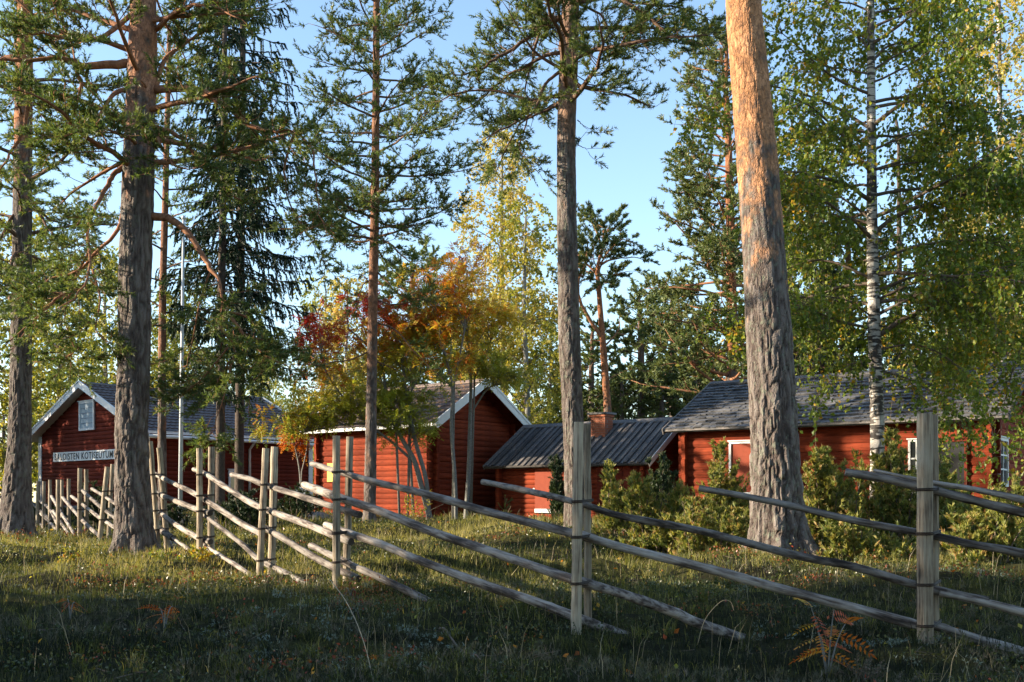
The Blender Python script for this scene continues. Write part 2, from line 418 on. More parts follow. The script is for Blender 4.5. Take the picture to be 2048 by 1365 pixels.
M['rowan_orange'] = leaf_mat('rowan_leaves_orange', [(0, (0.42, 0.075, 0.02)), (0.3, (0.58, 0.19, 0.03)), (0.5, (0.64, 0.38, 0.05)), (0.8, (0.52, 0.43, 0.07)), (1, (0.26, 0.28, 0.045))], 0.42, 0.5)
M['rowan_yellow'] = leaf_mat('rowan_leaves_yellow', [(0, (0.16, 0.20, 0.03)), (0.5, (0.34, 0.30, 0.035)), (0.8, (0.50, 0.36, 0.04)), (1, (0.46, 0.17, 0.03))], 0.38, 0.5)
M['grass'] = leaf_mat('grass_blades', [(0, (0.010, 0.016, 0.009)), (0.30, (0.022, 0.030, 0.013)), (0.58, (0.145, 0.155, 0.036)), (0.80, (0.32, 0.28, 0.08)), (1, (0.46, 0.38, 0.19))], 0.38, 0.6)  # low tones made very dark to carry the foreground shade
M['cover'] = leaf_mat('lingonberry_leaves', [(0, (0.020, 0.036, 0.012)), (0.5, (0.055, 0.075, 0.018)), (0.8, (0.14, 0.13, 0.03)), (0.92, (0.28, 0.10, 0.03)), (1, (0.30, 0.06, 0.03))], 0.2, 0.35)
M['heather'] = leaf_mat('heather_sprigs', [(0, (0.06, 0.075, 0.045)), (0.6, (0.13, 0.12, 0.075)), (1, (0.22, 0.15, 0.13))], 0.15, 0.6)
M['lichen'] = leaf_mat('grey_lichen', [(0, (0.16, 0.20, 0.16)), (1, (0.30, 0.36, 0.31))], 0.1, 0.9)
M['dry'] = leaf_mat('dry_stalks', [(0, (0.30, 0.23, 0.13)), (1, (0.46, 0.38, 0.25))], 0.15, 0.6)
M['bark_e'] = bark_pine('bark_of_sunlit_pine', 5.9, 3.2, 0.65, (0.52, 0.25, 0.115))
M['bark_b'] = bark_pine('bark_of_left_pine', 7.8, 3.0, 0.35, (0.42, 0.20, 0.11))
M['bark_a'] = bark_pine('bark_of_far_left_pine', 9.5, 3.0, 0.4)
M['bark_d'] = bark_pine('bark_of_middle_pine', 8.6, 3.5, 0.6, (0.34, 0.20, 0.13))
M['bark_c'] = bark_pine('bark_of_slim_pine', 4.5, 6, 0.2, (0.30, 0.145, 0.08))
M['bark_far'] = bark_pine('bark_of_distant_pines', 5.5, 4, 0.2, (0.36, 0.15, 0.07))
M['bark_far2'] = bark_pine('bark_of_dark_distant_pines', 9, 6, 0.2, (0.20, 0.11, 0.07))
M['limb'] = bark_plain('pine_limb_bark', (0.20, 0.085, 0.045), (0.40, 0.20, 0.11), 16, 1, 0.6)
M['limb_dark'] = bark_plain('dark_limb_bark', (0.10, 0.062, 0.045), (0.22, 0.13, 0.085), 16, 1, 0.6)
M['twig'] = bark_plain('grey_brown_twigs', (0.10, 0.075, 0.055), (0.20, 0.15, 0.11), 20, 1, 0.3)
M['bark_spruce'] = bark_plain('spruce_bark', (0.055, 0.042, 0.035), (0.12, 0.09, 0.07), 25, 0.5, 0.7)
M['bark_rowan'] = bark_plain('rowan_bark', (0.15, 0.15, 0.135), (0.27, 0.26, 0.23), 20, 1.5, 0.3)
M['bark_birch'] = bark_birch('birch_bark')
M['pole'] = flat('white_painted_pole', (0.62, 0.65, 0.66), 0.4, 0.4, 0.05)

# ground: moss, litter and dry grass
m, n, b, o = mat('forest_floor')
mp = coords(n)
n1 = noise(n, mp, 0.5, 5, 0.6, 0.5); n2 = noise(n, mp, 3.5, 6, 0.65); n3 = noise(n, mp, 40, 4, 0.7)
r1 = ramp(n, [(0.30, (0.016, 0.012, 0.008)), (0.45, (0.024, 0.024, 0.010)), (0.58, (0.070, 0.068, 0.020)), (0.72, (0.10, 0.075, 0.035))])
n.links.new(mathn(n, 'ADD', mathn(n, 'MULTIPLY', n1.outputs[0], 0.5), mathn(n, 'MULTIPLY', n2.outputs[0], 0.5)), r1.inputs[0])
r2 = ramp(n, [(0.3, (0.55, 0.5, 0.45)), (0.7, (1.4, 1.4, 1.3))]); n.links.new(n3.outputs[0], r2.inputs[0])
n.links.new(mixc(n, 1.0, r1.outputs[0], r2.outputs[0], 'MULTIPLY'), b.inputs['Base Color'])
b.inputs['Roughness'].default_value = 0.95; b.inputs['Specular IOR Level'].default_value = 0.1
bump(n, mathn(n, 'ADD', n2.outputs[0], mathn(n, 'MULTIPLY', n3.outputs[0], 0.5)), 1.0, 0.06, b)
M['ground'] = m
# ------------------------------------------------------------------ ground
def axis_(a, b, c, step0, grow):
    """positions from a to c, finest around b"""
    out = [b]; s = step0
    x = b
    while x < c: x += s; s = s * grow if x > b + 12 else s; out.append(x)
    x = b; s = step0; lo = []
    while x > a: x -= s; s = s * grow if x < b - 12 else s; lo.append(x)
    return np.array(lo[::-1] + out)
gx = axis_(-420, 0, 420, 0.27, 1.09)
gy = [-60, -30, -15, -8, -4, -1, 1, 2.5, 3.5]; y = 4.2; s = 0.07
while y < 600: gy.append(y); s = 0.10 if y < 12 else s * 1.025; y += s
gy = np.array(gy)
X, Y = np.meshgrid(gx, gy)
Z = height(X, Y)
g = G(); nx = len(gx)
i = np.arange(len(gy) - 1)[:, None] * nx + np.arange(nx - 1)[None]
g.add(np.stack([X, Y, Z], -1).reshape(-1, 3), np.stack([i, i + 1, i + nx + 1, i + nx], -1).reshape(-1, 4))
tag(g.build('ground', M['ground'], smooth=True), kind='structure')

# ------------------------------------------------------------------ log houses
def solve(C, dirv, target):
    tx = (target - 1024) / F
    return (tx * C[1] - C[0]) / (dirv[0] - tx * dirv[1])

def log_profile(h, proud=0.0, thick=0.10):
    # outer face looks along local -y
    return [(0.022, 0.0), (0.002, 0.14 * h), (-0.014 - proud, 0.5 * h), (0.0, 0.86 * h), (0.022, 0.985 * h), (thick, 0.985 * h), (thick, 0.0)]

def log_mesh(name, rng, h, a0, a1, b0, b1, axis, side, material, seg=5):
    """a log from a to b along the axis; a0,b0 at its bottom and a1,b1 at its top. axis 'x': wall y=0 facing -y; 'y': wall x=0 facing side"""
    pr = log_profile(h); k = len(pr); V = []
    for i in range(seg + 1):
        t = i / seg
        dz = rng.normal(0, 0.008); dy = rng.normal(0, 0.006)
        for (d, z) in pr:
            f = z / h
            s = (a0 + (a1 - a0) * f) * (1 - t) + (b0 + (b1 - b0) * f) * t
            zz = z + dz * (1 if 0.05 < f < 0.95 else 0.6)
            V.append((s, d + dy, zz) if axis == 'x' else (-side * (d + dy), s, zz))
    Q = [(i * k + j, i * k + (j + 1) % k, (i + 1) * k + (j + 1) % k, (i + 1) * k + j) for i in range(seg) for j in range(k)]
    T = []
    for j in range(1, k - 1):
        T.append((0, j + 1, j)); e = seg * k; T.append((e, e + j, e + j + 1))
    g = G(); g.add(V, Q, T)
    return g.mesh(name, material)

def put(name, me, parent, loc=(0, 0, 0), rz=0.0):
    o = bpy.data.objects.new(name, me); COL.objects.link(o); o.parent = parent
    o.location = [float(c) for c in loc]; o.rotation_euler = (0, 0, rz); return o

class House:
    def __init__(s, name, C, ang, x0, x1, W, ze, zr, label, seed, oe=0.35, og=0.3):
        s.rng = np.random.RandomState(seed)
        s.C = np.array([C[0], C[1], H(C[0], C[1], False) - 0.05]); s.ang = ang
        s.x0, s.x1, s.W, s.oe, s.og = x0, x1, W, oe, og
        s.ze, s.zr = ze - s.C[2], zr - s.C[2]      # local heights of wall top at the wall line and of the ridge
        s.root = empty(name, s.C, ang, label, 'house')
        s.slope = (s.zr - s.ze) / (W / 2)
    def core(s, m, inset=0.05):
        g = G(); i = inset
        x0, x1, W, ze, zr = s.x0 + i, s.x1 - i, s.W, s.ze, s.zr - 0.06
        V = [(x0, i, -0.3), (x1, i, -0.3), (x1, W - i, -0.3), (x0, W - i, -0.3), (x0, i, ze - .02), (x1, i, ze - .02), (x1, W - i, ze - .02), (x0, W - i, ze - .02), (x0, W / 2, zr), (x1, W / 2, zr)]
        g.add(V, [(0, 1, 5, 4), (1, 2, 6, 5), (2, 3, 7, 6), (3, 0, 4, 7), (4, 5, 9, 8), (6, 7, 8, 9), (0, 3, 2, 1)], [(5, 6, 9), (7, 4, 8)])
        g.build('wall', m, s.root, local=True)
    def logs(s, m, h, sides, proj=0.0, skip_front=None):
        """courses on the front (-y) and on the chosen gable sides"""
        n = int(round(s.ze / h)); h = s.ze / n
        var = [log_mesh('log', s.rng, h, s.x0 - proj, s.x0 - proj, s.x1 + proj, s.x1 + proj, 'x', 0, m, 7) for _ in range(4)]
        if 'f' in sides:
            for i in range(n):
                put('log', var[i % 4] if i % 4 != 3 else var[s.rng.randint(4)], s.root, (0, s.rng.normal(0, .004), i * h))
        vb = log_mesh('log', s.rng, h, s.x0 - proj, s.x0 - proj, s.x1 + proj, s.x1 + proj, 'x', 0, m, 3)
        for i in range(n):      # the back wall: same logs turned round
            put('log', vb, s.root, (s.x0 + s.x1, s.W, i * h), math.pi)
        for side, xs in ((-1, s.x0), (1, s.x1)):
            vs = [log_mesh('log', s.rng, h, -proj, -proj, s.W + proj, s.W + proj, 'y', side, m, 5) for _ in range(3)]
            for i in range(-1, n):
                if proj == 0 and i == -1: continue
                dz = 0.5 * h if proj else 0
                me = vs[i % 3] if i < n - 1 or not proj else log_mesh('log', s.rng, h * .55, .0, .02, s.W, s.W - .02, 'y', side, m, 3)
                put('log', me, s.root, (xs + s.rng.normal(0, .004), 0, i * h + dz))
            z = n * h + 0.02; i = 0
            while z < s.zr - 0.12:
                hh = min(h, s.zr - 0.08 - z)
                a0 = max(0.03, (z - s.ze) / s.slope + 0.03); a1 = min(s.W / 2 - 0.02, (z + hh - s.ze) / s.slope + 0.03)
                me = log_mesh('log', s.rng, hh, a0, a1, s.W - a0, s.W - a1, 'y', side, m, 3)
                put('log', me, s.root, (xs, 0, z)); z += hh; i += 1
    def sl(s, x, q, lift=0.0, front=True):
        """point on the roof plane: q = 0 at the eave edge .. 1 at the ridge"""
        y0 = -s.oe; z0 = s.ze - s.oe * s.slope; y = y0 + (s.W / 2 - y0) * q; z = z0 + (s.zr - z0) * q
        n = norm(np.array([-s.slope, 1.0]))     # outward normal in (y, z)
        y += n[0] * lift; z += n[1] * lift
        return (x, y, z + 0.05) if front else (x, s.W - y, z + 0.05)
    def slab(s, m, th=0.05, top=0.0):
        g = G(); a, b_ = s.x0 - s.og, s.x1 + s.og
        for fr in (True, False):
            c = [s.sl(a, 0, top - th, fr), s.sl(b_, 0, top - th, fr), s.sl(b_, 1, top - th, fr), s.sl(a, 1, top - th, fr),
                 s.sl(a, 0, top, fr), s.sl(b_, 0, top, fr), s.sl(b_, 1, top, fr), s.sl(a, 1, top, fr)]
            if not fr: c = [c[1], c[0], c[3], c[2], c[5], c[4], c[7], c[6]]
            hexa(g, c)
        return g.build('roof', m, s.root, local=True)
    def rake(s, m, roof, wdt=0.15, th=0.03, ends=(0, 1), two=True, lift=0.07, name='bargeboard'):
        for e in ends:
            xa = (s.x0 - s.og - th, s.x0 - s.og - 0.002) if e == 0 else (s.x1 + s.og + 0.002, s.x1 + s.og + th)
            for fr in (True, False):
                g = G(); q1 = 0.995
                c = [s.sl(xa[0], -0.02, lift - wdt, fr), s.sl(xa[1], -0.02, lift - wdt, fr), s.sl(xa[1], q1, lift - wdt, fr), s.sl(xa[0], q1, lift - wdt, fr),
                     s.sl(xa[0], -0.02, lift, fr), s.sl(xa[1], -0.02, lift, fr), s.sl(xa[1], q1, lift, fr), s.sl(xa[0], q1, lift, fr)]
                hexa(g, c); g.build(name, m, roof, local=True)
                if two:
                    g = G(); x2 = (xa[0] - 0.02, xa[1] + 0.0) if e == 0 else (xa[0], xa[1] + 0.02)
                    c = [s.sl(x2[0], -0.025, lift - 0.02, fr), s.sl(x2[1], -0.025, lift - 0.02, fr), s.sl(x2[1], q1, lift - 0.02, fr), s.sl(x2[0], q1, lift - 0.02, fr),
                         s.sl(x2[0], -0.025, lift + 0.045, fr), s.sl(x2[1], -0.025, lift + 0.045, fr), s.sl(x2[1], q1, lift + 0.045, fr), s.sl(x2[0], q1, lift + 0.045, fr)]
                    hexa(g, c); g.build(name, m, roof, local=True)
    def eave(s, m, roof, wdt=0.12, th=0.025, top=0.03):
        for fr in (True, False):
            g = G(); a, b_ = s.x0 - s.og, s.x1 + s.og; p = np.array(s.sl(0, 0, top, fr)); d = -1 if fr else 1
            y1, y0 = p[1] + d * 0.002, p[1] + d * th
            box(g, a, b_, min(y0, y1), max(y0, y1), p[2] - wdt, p[2])
            g.build('eave_board', m, roof, local=True)
    def tiles(s, m, roof, pitch, course, amp=0.028, step=0.02, ns=6):
        for fr in (True, False):
            a, b_ = s.x0 - s.og, s.x1 + s.og; LS = math.hypot(s.W / 2 + s.oe, (s.W / 2 + s.oe) * s.slope)
            nc = int(round(LS / course)); nxx = int((b_ - a) / pitch) * ns
            if not fr: nxx //= 2
            xs = np.linspace(a, b_, nxx + 1); ph = (xs - a) / pitch * 2 * math.pi
            prof = amp * (0.5 + 0.5 * np.cos(ph)) ** 1.5
            g = G(); rows = []
            for c in range(nc):
                for q, l in ((c / nc, step), ((c + 1) / nc, 0.0)):
                    j = s.rng.normal(0, 0.002, len(xs))
                    P0 = np.array(s.sl(0, q, 0.012)); nrm = norm(np.array([-s.slope, 1.0]))
                    L = prof + l + j
                    yy = P0[1] + nrm[0] * L; zz = P0[2] + nrm[1] * L
                    if not fr: yy = s.W - yy
                    rows.append(np.stack([xs, yy, zz], -1))
            V = np.concatenate(rows); w_ = len(xs)
            i = np.arange(len(rows) - 1)[:, None] * w_ + np.arange(w_ - 1)[None]
            Q = np.stack([i, i + 1, i + w_ + 1, i + w_], -1).reshape(-1, 4)
            if not fr: Q = Q[:, ::-1]
            g.add(V, Q, None, vnoise(V * np.array([7, 4, 4.0]), 9))
            tag(g.build('tiles', m, roof, local=True), kind='stuff')
    def ridge(s, m, roof, wdt=0.16, top=0.06, name='ridge_board'):
        g = G(); a, b_ = s.x0 - s.og - 0.03, s.x1 + s.og + 0.03
        n_ = s.slope
        yc, zc = s.W / 2, s.zr + 0.05 + top
        for sgn in (1, -1):
            dy, dz = -sgn * wdt, -wdt * n_
            c = [(a, yc, zc), (b_, yc, zc), (b_, yc + dy, zc + dz), (a, yc + dy, zc + dz)]
            up = [(p_[0], p_[1], p_[2] + 0.035) for p_ in c]
            if sgn == 1: c, up = [c[1], c[0], c[3], c[2]], [up[1], up[0], up[3], up[2]]
            hexa(g, c + up)
        g.build(name, m, roof, local=True)

def lb(parent, name, m, x0, x1, y0, y1, z0, z1, label=None):
    g = G(); box(g, x0, x1, y0, y1, z0, z1); o = g.build(name, m, parent, local=True)
    if label: o['label'] = label
    return o

def window(root, m_frame, m_pane, axis, side, at, a0, a1, z0, z1, name='window', fw=0.07, bars=(0, 0), pane_name='pane', boards=0):
    """a framed opening set 3 mm proud of a wall. axis 'x' on the front wall, 'y' on a gable wall whose outside is at x = at (side -1 or 1)"""
    def bx(g, s0, s1, d0, d1, za, zb):
        if axis == 'x': box(g, s0, s1, at - d1, at - d0, za, zb)
        else:
            xa, xb = sorted((at + side * d0, at + side * d1)); box(g, xa, xb, s0, s1, za, zb)
    g = G()
    bx(g, a0 - fw, a0, .003, .055, z0 - fw, z1 + fw); bx(g, a1, a1 + fw, .003, .055, z0 - fw, z1 + fw)
    bx(g, a0, a1, .003, .052, z1, z1 + fw); bx(g, a0, a1, .003, .052, z0 - fw, z0)
    bx(g, a0 - fw - .03, a1 + fw + .03, .003, .085, z1 + fw + .002, z1 + fw + .03)
    w_ = g.build(name, m_frame, root, local=True)
    if boards:
        hh = (z1 - z0) / boards
        for i in range(boards):
            g = G(); bx(g, a0 + .002, a1 - .002, .006, .03 + .004 * (i % 2), z0 + i * hh + .006, z0 + (i + 1) * hh - .006)
            g.build('board', m_pane, w_, local=True)
    else:
        g = G(); bx(g, a0 + .002, a1 - .002, .006, .018, z0 + .002, z1 - .002); g.build(pane_name, m_pane, w_, local=True)
        for i in range(bars[0]):
            s = a0 + (a1 - a0) * (i + 1) / (bars[0] + 1); g = G(); bx(g, s - .018, s + .018, .02, .04, z0 + .002, z1 - .002); g.build('bar', m_frame, w_, local=True)
        for i in range(bars[1]):
            s = z0 + (z1 - z0) * (i + 1) / (bars[1] + 1); g = G(); bx(g, a0 + .003, a1 - .003, .021, .038, s - .018, s + .018); g.build('bar', m_frame, w_, local=True)
    return w_

def dirs(ang):
    return np.array([math.cos(ang), math.sin(ang)]), np.array([-math.sin(ang), math.cos(ang)])

# --- museum house, far left: gable looks towards the fence corner
ANG = math.radians(49); ux, uy = dirs(ANG)
C = P(290, 1003, 38.0)
L = solve(C, ux, 622); W = solve(C, uy, 80)
ze = P(290, 863, 38.0)[2] + 0.12; apex = C[:2] + uy * W / 2
zr = EYE + (HOR - 772) / F * apex[1]
mh = House('museum_house', C, ANG, 0, L, W, ze, zr, 'dark red timber house with a white framed gable hatch and a long name board', 11, 0.42, 0.4)
mh.core(M['red_dark'])
mh.logs(M['red_dark'], 0.15, 'f')
roof = mh.slab(M['white'], 0.06, -0.01)
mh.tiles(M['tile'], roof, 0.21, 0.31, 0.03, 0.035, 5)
mh.rake(M['white'], roof, 0.2)
mh.eave(M['white'], roof, 0.1)
mh.ridge(M['tile'], roof, 0.14, 0.05, 'ridge_tile_row')
for (cx, cy) in ((0, 0), (0, W), (L, 0), (L, W)):
    sx, sy = (-1 if cx == 0 else 1), (-1 if cy == 0 else 1)
    g = G(); xa, xb = sorted((cx + sx * .005, cx + sx * .045)); ya, yb = sorted((cy + sy * .045, cy - sy * .17)); box(g, xa, xb, ya, yb, 0.25, mh.ze - .02)
    g.build('corner_board', M['white'], mh.root, local=True)
    g = G(); ya, yb = sorted((cy + sy * .022, cy + sy * .06)); xa, xb = sorted((cx + sx * .042, cx - sx * .15)); box(g, xa, xb, ya, yb, 0.25, mh.ze - .02)
    g.build('corner_board', M['white'], mh.root, local=True)
lb(mh.root, 'foundation', M['stone'], -.04, L + .04, -.04, W + .04, -.5, 0.22)
cg = np.array([C[0], C[1]])
def gy_at(px_):    # local y on the gable for a photo column
    return solve(cg, uy, px_)
def gz_at(px_, yv):
    t = gy_at(px_); q = cg + uy * t; return EYE + (HOR - yv) / F * q[1] - mh.C[2]
window(mh.root, M['white'], M['shutter'], 'y', -1, -.02, gy_at(189), gy_at(163), gz_at(176, 857), gz_at(176, 807), 'gable_hatch', 0.075, boards=5)
ya, yb = gy_at(262), gy_at(110)
za, zb = gz_at(180, 921), gz_at(180, 902)
sgn = lb(mh.root, 'name_board', M['white'], -.075, -.04, ya, yb, za, zb)
fc = bpy.data.curves.new('letters', 'FONT'); fc.body = 'SALOISTEN KOTISEUTUMUSEO'; fc.align_x = 'CENTER'; fc.align_y = 'CENTER'
fc.extrude = 0.02; fc.offset = 0.014; fc.size = 1.0; fc.space_character = 1.12
fo = bpy.data.objects.new('letters', fc); COL.objects.link(fo)
bpy.context.view_layer.update()
me = bpy.data.meshes.new_from_object(fo.evaluated_get(bpy.context.evaluated_depsgraph_get()))
COL.objects.unlink(fo); bpy.data.objects.remove(fo)
co = np.zeros(len(me.vertices) * 3); me.vertices.foreach_get('co', co); co = co.reshape(-1, 3)
wd, ht = np.ptp(co[:, 0]), np.ptp(co[:, 1])
sx_, sz_ = (yb - ya) * 0.95 / wd, (zb - za) * 0.72 / ht
mid = (co.max(0) + co.min(0)) / 2
loc = np.stack([-.0765 - (co[:, 2] - co[:, 2].min()) * 0.1, (ya + yb) / 2 - (co[:, 0] - mid[0]) * sx_, (za + zb) / 2 + (co[:, 1] - mid[1]) * sz_], -1)
me.vertices.foreach_set('co', loc.ravel()); me.materials.clear(); me.materials.append(M['black']); me.name = 'lettering'; me.update()
lo = bpy.data.objects.new('lettering', me); COL.objects.link(lo); lo.parent = sgn
# long side: door, downpipe
def fx(px_): return solve(cg, ux, px_)
def fz(px_, yv): q = cg + ux * fx(px_); return EYE + (HOR - yv) / F * q[1] - mh.C[2]
dw = window(mh.root, M['white'], M['glass'], 'x', 0, -.02, fx(459), fx(474), fz(466, 1015), fz(466, 944), 'door', 0.07)
g = G(); xq = fx(497); tube(g, [(xq, -.42, mh.ze - .32), (xq, -.2, mh.ze - .5), (xq, -.08, mh.ze - .6), (xq, -.08, 0.15)], 0.045, 8); g.build('downpipe', M['white'], mh.root, True, local=True)
g = G(); tube(g, [(-.42, -.5, mh.ze - .30), (L + .42, -.5, mh.ze - .33)], 0.06, 8); g.build('gutter', M['white'], mh.root, True, local=True)

# --- storehouse, middle
ANG = math.radians(-40); ux, uy = dirs(ANG)
C = P(866, 1003, 33.0); L = -solve(C, -ux, 636); W = solve(C, uy, 1023)
L = solve(C, -ux, 636)
ze = EYE + (HOR - 848) / F * 33.0 + 0.18; apex = C[:2] + uy * W / 2
zr = EYE + (HOR - 768) / F * apex[1]
st = House('log_storehouse', C, ANG, -L, 0, W, ze, zr, 'tall red log storehouse with a brown tiled roof and white bargeboards', 12, 0.42, 0.55)
st.core(M['red_dark'])
st.logs(M['red'], 0.172, 'f', 0.17)
roof = st.slab(M['red_dark'], 0.06, -0.01)
st.tiles(M['tile_pale'], roof, 0.115, 0.28, 0.03, 0.028, 4)
st.rake(M['white'], roof, 0.2)
st.eave(M['white'], roof, 0.10)
st.ridge(M['tile_pale'], roof, 0.12, 0.05, 'ridge_tile_row')
cg2 = C[:2]
xq = -solve(cg2, -ux, 663)
zq = EYE + (HOR - 945) / F * (cg2 - ux * -xq * 0)[1]
lb(st.root, 'yellow_plate', M['yellow'], xq - .16, xq + .16, -.05, -.025, 1.25, 1.85, 'small yellow plate')
for k in range(5):
    g = G(); xx = -L + L * k / 4; rr = np.random.RandomState(50 + k)
    a = np.linspace(0, 2 * np.pi, 8, endpoint=False)
    V = [(xx + .26 * math.cos(t) * rr.uniform(.8, 1.2), .12 + .2 * math.sin(t) * rr.uniform(.8, 1.2), z) for z in (-.35, .0) for t in a] + [(xx, .12, .02)]
    g.add(V, [(i, (i + 1) % 8, 8 + (i + 1) % 8, 8 + i) for i in range(8)], [(8 + i, 8 + (i + 1) % 8, 16) for i in range(8)]); g.build('foundation_stone', M['stone'], st.root, local=True)

# --- low cottage with board roof
ANG = math.radians(-38); ux, uy = dirs(ANG)
Cl = P(999, 1003, 33.5)
Lc = solve(Cl, ux, 1292)
Cr = Cl.copy(); Cr[:2] = Cl[:2] + ux * Lc
ze = EYE + (HOR - 938) / F * 33.3 + 0.22; W = 3.3; mid_ = Cl[:2] + uy * W / 2
zr = EYE + (HOR - 858) / F * mid_[1]
ct = House('board_roofed_cottage', Cl, ANG, 0, Lc, W, ze, zr, 'low red log cottage with a grey board roof and a brick chimney', 13, 0.34, 0.3)
ct.core(M['red_dark'])
ct.logs(M['red'], 0.145, 'f', 0.17)
# board wall on the right part of the front
xb0 = solve(Cl, ux, 1212)
k = 0; x = xb0
lb(ct.root, 'corner_log_column', M['red_dark'], xb0 - .2, xb0 - .02, -.15, -.025, 0, ct.ze - .1)
while x < Lc + .05:
    lb(ct.root, 'wall_board', M['red_dark'], x, x + .145, -.075 - .012 * (k % 2), -.03, .02, ct.ze - .05); x += .15; k += 1
roof = ct.slab(M['roofboard'], 0.05, -0.01)
bw = 0.118; x = ct.x0 - ct.og; k = 0
while x < ct.x1 + ct.og - .05:
    up = k % 2 == 0
    w_ = 0.11 if up else 0.125
    rr = ct.rng
    g = G(); q0 = rr.uniform(-.02, .012)
    for (l0, l1) in ((0.03, 0.065),) if up else ((0.002, 0.026),):
        j = rr.normal(0, .006, 4)
        c = [ct.sl(x + .004 + j[0], q0, l0), ct.sl(x + w_ - .004 + j[1], q0, l0), ct.sl(x + w_ - .004 + j[2], .99, l0), ct.sl(x + .004 + j[3], .99, l0),
             ct.sl(x + .004 + j[0], q0, l1), ct.sl(x + w_ - .004 + j[1], q0, l1), ct.sl(x + w_ - .004 + j[2], .99, l1), ct.sl(x + .004 + j[3], .99, l1)]
        hexa(g, c)
    g.build('roof_board', M['roofboard'], roof, local=True)
    x += w_ + rr.uniform(-.012, .012); k += 1
ct.rake(M['roofboard'], roof, 0.12, ends=(0,), two=False, lift=0.075)
ct.rake(M['white'], roof, 0.15, ends=(1,), two=False, lift=0.075)
ct.eave(M['roofboard'], roof, 0.05)
ct.ridge(M['roofboard'], roof, 0.16, 0.05)
# shuttered opening with white sill, knob
xa, xb = solve(Cl, ux, 1072), solve(Cl, ux, 1120)
lb(ct.root, 'door', M['red_smooth'], xa, xb, -.06, -.016, .42, ct.ze - .16, 'plain red door flap')
lb(ct.root, 'window_sill', M['white'], xa, xb + .25, -.075, -.017, .30, .415, 'white board below the door flap')
g = G(); a = np.linspace(0, 2 * math.pi, 9)[:-1]
tube(g, [(xa - .05, -.05, 1.0), (xa - .05, -.02, 1.0)], 0.035, 8); g.build('door_knob', M['white'], ct.root, local=True)
# chimney with its bricks
ch = empty('chimney', (0, 0, 0)); ch.parent = ct.root
chp = solve(Cl, ux, 1196)
q_ = Cl[:2] + uy * 0.95
cxl = solve(q_, ux, 1197); cyl = 1.12
cw, cdp = 0.50, 0.42
top_z = EYE + (HOR - 830) / F * (Cl[:2] + ux * cxl + uy * cyl)[1] - ct.C[2]
lb(ch, 'chimney_core', M['mortar'], cxl - cw / 2 + .012, cxl + cw / 2 - .012, cyl - cdp / 2 + .012, cyl + cdp / 2 - .012, ct.ze - .1, top_z)
gb = G(); box(gb, 0, .118, 0, .115, 0, .062); bme = gb.mesh('brick', M['brick'])
z = ct.ze - .05; r_ = 0
while z < top_z - .03:
    off = (.06 if r_ % 2 else 0)
    x = cxl - cw / 2 - off
    while x < cxl + cw / 2 - .03:
        xs = max(x, cxl - cw / 2); xe = min(x + .118, cxl + cw / 2 - .001)
        if xe - xs > .02:
            o = put('brick', bme, ch, (xs, cyl - cdp / 2 + ct.rng.normal(0, .002), z)); o.scale = ((xe - xs) / .118, 1, 1)
        x += .127
    y = cyl - cdp / 2 + .118 + (.0 if r_ % 2 else .055)
    while y < cyl + cdp / 2 - .03:
        ye = min(y + .118, cyl + cdp / 2)
        o = put('brick', bme, ch, (cxl + cw / 2 - .113 + ct.rng.normal(0, .002), y, z)); o.scale = (1, (ye - y) / .115, 1)
        o = put('brick', bme, ch, (cxl - cw / 2 - .002, y, z)); o.scale = (1, (ye - y) / .115, 1)
        y += .127
    z += .073; r_ += 1
lb(ch, 'chimney_cap', M['stone'], cxl - cw / 2 - .09, cxl + cw / 2 + .09, cyl - cdp / 2 - .08, cyl + cdp / 2 + .08, top_z, top_z + .055)
lb(ch, 'chimney_collar', M['brick'], cxl - cw / 2 - .035, cxl + cw / 2 + .035, cyl - cdp / 2 - .035, cyl + cdp / 2 + .035, top_z - .07, top_z - .004)

# --- long log house, right, with a shingled roof
ANG = math.radians(-35); ux, uy = dirs(ANG)
Cl = P(1368, 1003, 29.5); Lr = solve(Cl, ux, 1985); W = 5.2
ze = EYE + (HOR - 866) / F * 29.3 + 0.2; mid_ = Cl[:2] + uy * W / 2
zr = EYE + (HOR - 772) / F * mid_[1]
rh = House('long_log_house', Cl, ANG, 0, Lr, W, ze, zr, 'long red log house with a grey wooden shingle roof behind the junipers', 14, 0.38, 0.4)
rh.core(M['red_dark'])
rh.logs(M['red'], 0.20, 'f', 0.16)
roof = rh.slab(M['roofboard'], 0.05, -0.01)
ns_ = 15; xs_ = rh.x0 - rh.og; xe_ = rh.x1 + rh.og; var = []
LS = math.hypot(W / 2 + rh.oe, (W / 2 + rh.oe) * rh.slope)
cl_ = LS / ns_; th_ = math.atan(rh.slope)
cand = []
for r in range(ns_):
    x = xs_ + rh.rng.uniform(-.1, 0)
    while x < xe_ - .03:
        w_ = rh.rng.uniform(.10, .24); x1 = min(x + w_, xe_); x0 = max(x, xs_)
        if x1 - x0 > .03: cand.append((r, x0, x1))
        x += w_
def shingle(g, r, x0, x1, rr):
    q0 = r / ns_ + rr.uniform(-.012, .012); q1 = min((r + 1.35) / ns_, .995); l0 = .052 + rr.uniform(0, .028); t = .03 + rr.uniform(0, .01)
    a = .003; sk = rr.uniform(-.015, .015) / ns_
    c = [rh.sl(x0 + a, q0, l0 - t), rh.sl(x1 - a, q0 + sk, l0 - t), rh.sl(x1 - a, q1, .0), rh.sl(x0 + a, q1, .0),
         rh.sl(x0 + a, q0, l0), rh.sl(x1 - a, q0 + sk, l0), rh.sl(x1 - a, q1, .012), rh.sl(x0 + a, q1, .012)]
    hexa(g, c, rr.rand())
